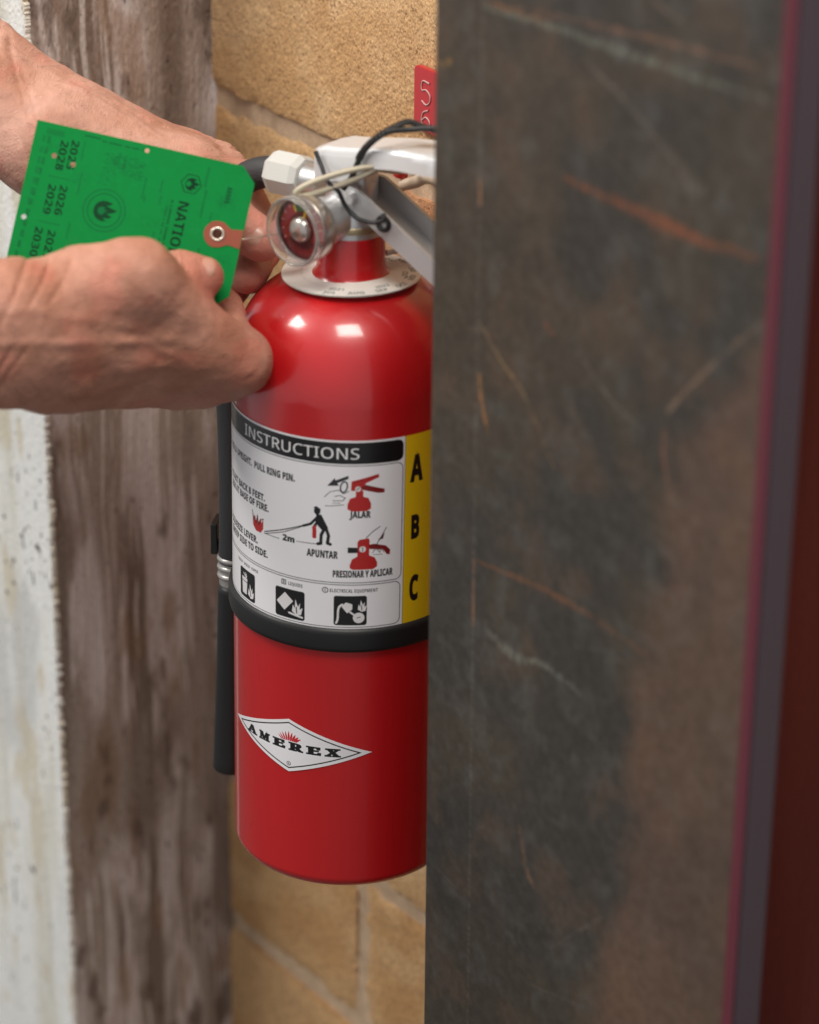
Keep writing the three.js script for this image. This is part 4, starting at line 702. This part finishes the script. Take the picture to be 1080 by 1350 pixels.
const leftArm = addArm(LJ, [['t0', 't1', 't2', 't3'], ['m2', 'i1', 'i2', 'i3'], ['m3', 'mi1', 'mi2', 'mi3'], ['m4', 'r1', 'r2', 'r3'], ['m5', 'p1', 'p2', 'p3']], [-0.38, 1.12, -0.17], [-0.02, 1.38, 0.02], 8, [0.55, 0.305, 0.232], 'forearm and hand behind the tag pinching its wire', {
  back: [0.2, 0.85, 0.45], cy: 1.21,
  lines: [[0.0028, 0.0010, ['b2', 'm2', 0.2], ['b2', 'm2', 0.95]], [0.0028, 0.0010, ['b3', 'm3', 0.2], ['b3', 'm3', 0.95]], [0.0018, 0.0009, ['ra0', 'ra1', 0.4], ['ul1', 'b3', 0.3], ['b3', 'm3', 0.5], ['b2', 'm2', 0.8]], [0.0018, 0.0008, ['ul0', 'ul1', 0.5], ['ul1', 'b4', 0.6], ['b4', 'm4', 0.6]]],
  creases: [[-0.136, -0.5, 0.0010, 0.0009], [-0.130, -0.6, 0.0010, 0.0007], [-0.145, -0.4, 0.0011, 0.0008]],
});
// fine dark hairs on the back of the near arm
function armHair(arm, count, pick, seed) {
  const r = rng(seed), p = arm.geometry.attributes.position, n = arm.geometry.attributes.normal, pos = [], idx = [];
  for (let c = 0, tries = 0; c < count && tries < count * 60; tries++) {
    const i = Math.floor(r() * p.count), P0 = V(p.getX(i), p.getY(i), p.getZ(i)), N0 = V(n.getX(i), n.getY(i), n.getZ(i));
    if (r() > pick(P0, N0)) continue;
    const d = V(0.55 + 0.3 * (r() - 0.5), -0.55 + 0.5 * (r() - 0.5), 0.2 * (r() - 0.5)); d.addScaledVector(N0, -d.dot(N0)).normalize();
    const l = 0.004 + r() * 0.006, side = V(0, 0, 0).crossVectors(d, N0).normalize(), b = pos.length / 3;
    for (let k = 0; k < 4; k++) {
      const t = k / 3, q = P0.clone().addScaledVector(d, l * t).addScaledVector(N0, -0.0002 + l * 0.35 * Math.sin(t * 2.2)).addScaledVector(side, l * 0.15 * t * t * (r() - 0.5)), w = 0.00006 * (1 - 0.8 * t);
      for (let m = 0; m < 3; m++) { const a = m * 2.094, z = q.clone().addScaledVector(side, Math.cos(a) * w).addScaledVector(N0, Math.sin(a) * w); pos.push(z.x, z.y, z.z); }
      if (k < 3) for (let m = 0; m < 3; m++) { const A = b + k * 3 + m, B = b + k * 3 + (m + 1) % 3; idx.push(A, B, A + 3, B, B + 3, A + 3); }
    }
    c++;
  }
  const g = new THREE.BufferGeometry(); g.setAttribute('position', new THREE.Float32BufferAttribute(pos, 3)); g.setIndex(idx); g.computeVertexNormals();
  part('arm_hair', g, M({ color: rgb(0.07, 0.04, 0.025), roughness: 0.5 }), arm).userData.kind = 'stuff';
}
armHair(rightArm, 520, (p, n) => (n.z * 0.8 + n.y * 0.5 > 0.25 ? 1 : 0) * (0.08 + 0.9 * ss(-0.10, -0.14, p.x)) * ss(0.45, 0.6, fbm(p.x * 40, p.y * 40, 3, 2)), 21);
armHair(leftArm, 260, (p, n) => (n.z * 0.5 + n.y * 0.8 > 0.3 ? 1 : 0) * ss(-0.11, -0.15, p.x) * ss(0.4, 0.6, fbm(p.x * 40, p.y * 40, 9, 2)), 22);
// nails: thin curved plates laid on the finger ends
const nailMat = P({ color: rgb(0.50, 0.255, 0.19), roughness: 0.36, clearcoat: 0.4, clearcoatRoughness: 0.25 });
function nail(arm, at, dir, up, w, l, r) {
  const g = new THREE.SphereGeometry(1, 24, 16); const p = g.attributes.position;
  for (let i = 0; i < p.count; i++) { const x = p.getX(i), y = p.getY(i), z = p.getZ(i); p.setXYZ(i, Math.sign(x) * Math.pow(Math.abs(x), 0.8) * w, y * 0.0006 - x * x * w * w / (2 * r) * 1.1 - 0.0002 * z, Math.sign(z) * Math.pow(Math.abs(z), 0.8) * l); }
  const Z = V(...dir).normalize(), Y = V(...up).normalize(), X = V(0, 0, 0).crossVectors(Y, Z).normalize(); Y.crossVectors(Z, X);
  g.applyMatrix4(new THREE.Matrix4().makeBasis(X, Y, Z)); g.computeVertexNormals(); g.translate(...at);
  return part('fingernail', g, nailMat, arm);
}
function nailOn(arm, a, b, up, t, w, l) {                            // on the bone a -> b, at fraction t, on the side 'up'
  const A = V(...a.slice(0, 3)), B = V(...b.slice(0, 3)), d = B.clone().sub(A).normalize(), u = V(...up); u.addScaledVector(d, -u.dot(d)).normalize();
  const r = a[3] + (b[3] - a[3]) * Math.min(t, 1), c = A.lerp(B, t).addScaledVector(u, r - 0.0002);
  return nail(arm, c.toArray(), d.toArray(), u.toArray(), w, l, r);
}
nailOn(rightArm, RJ.t2, RJ.t3, [0.15, 0.75, 0.6], 0.92, 0.0050, 0.0056);
nailOn(leftArm, LJ.t2, LJ.t3, [0.1, 0.35, 0.93], 0.85, 0.0050, 0.0056);
nailOn(leftArm, LJ.i2, LJ.i3, [0.75, 0.5, 0.5], 0.9, 0.0052, 0.006);

// ---------------------------------------------------------------- ceiling panels
LAMPS.forEach((q, i) => {
  const g = thing(i ? 'ceiling_light_001' : 'ceiling_light', q.label, 'light', q.at);
  g.userData.group = 'ceiling panels';
  g.lookAt(...q.to);
  const h = new RoundedBoxGeometry(q.w + 0.06, q.h + 0.06, 0.06, 2, 0.01); h.translate(0, 0, -0.045); part('housing', h, M({ color: rgb(0.7, 0.7, 0.7), roughness: 0.6 }), g);
  const d = new THREE.BoxGeometry(q.w, q.h, 0.004); d.translate(0, 0, -0.008); part('diffuser', d, M({ color: rgb(0.8, 0.8, 0.8), emissive: rgb(...q.color), emissiveIntensity: 1.5 }), g);
});
scene.traverse((o) => { if (o.isMesh) o.castShadow = o.receiveShadow = true; });
renderer.render(scene, camera);
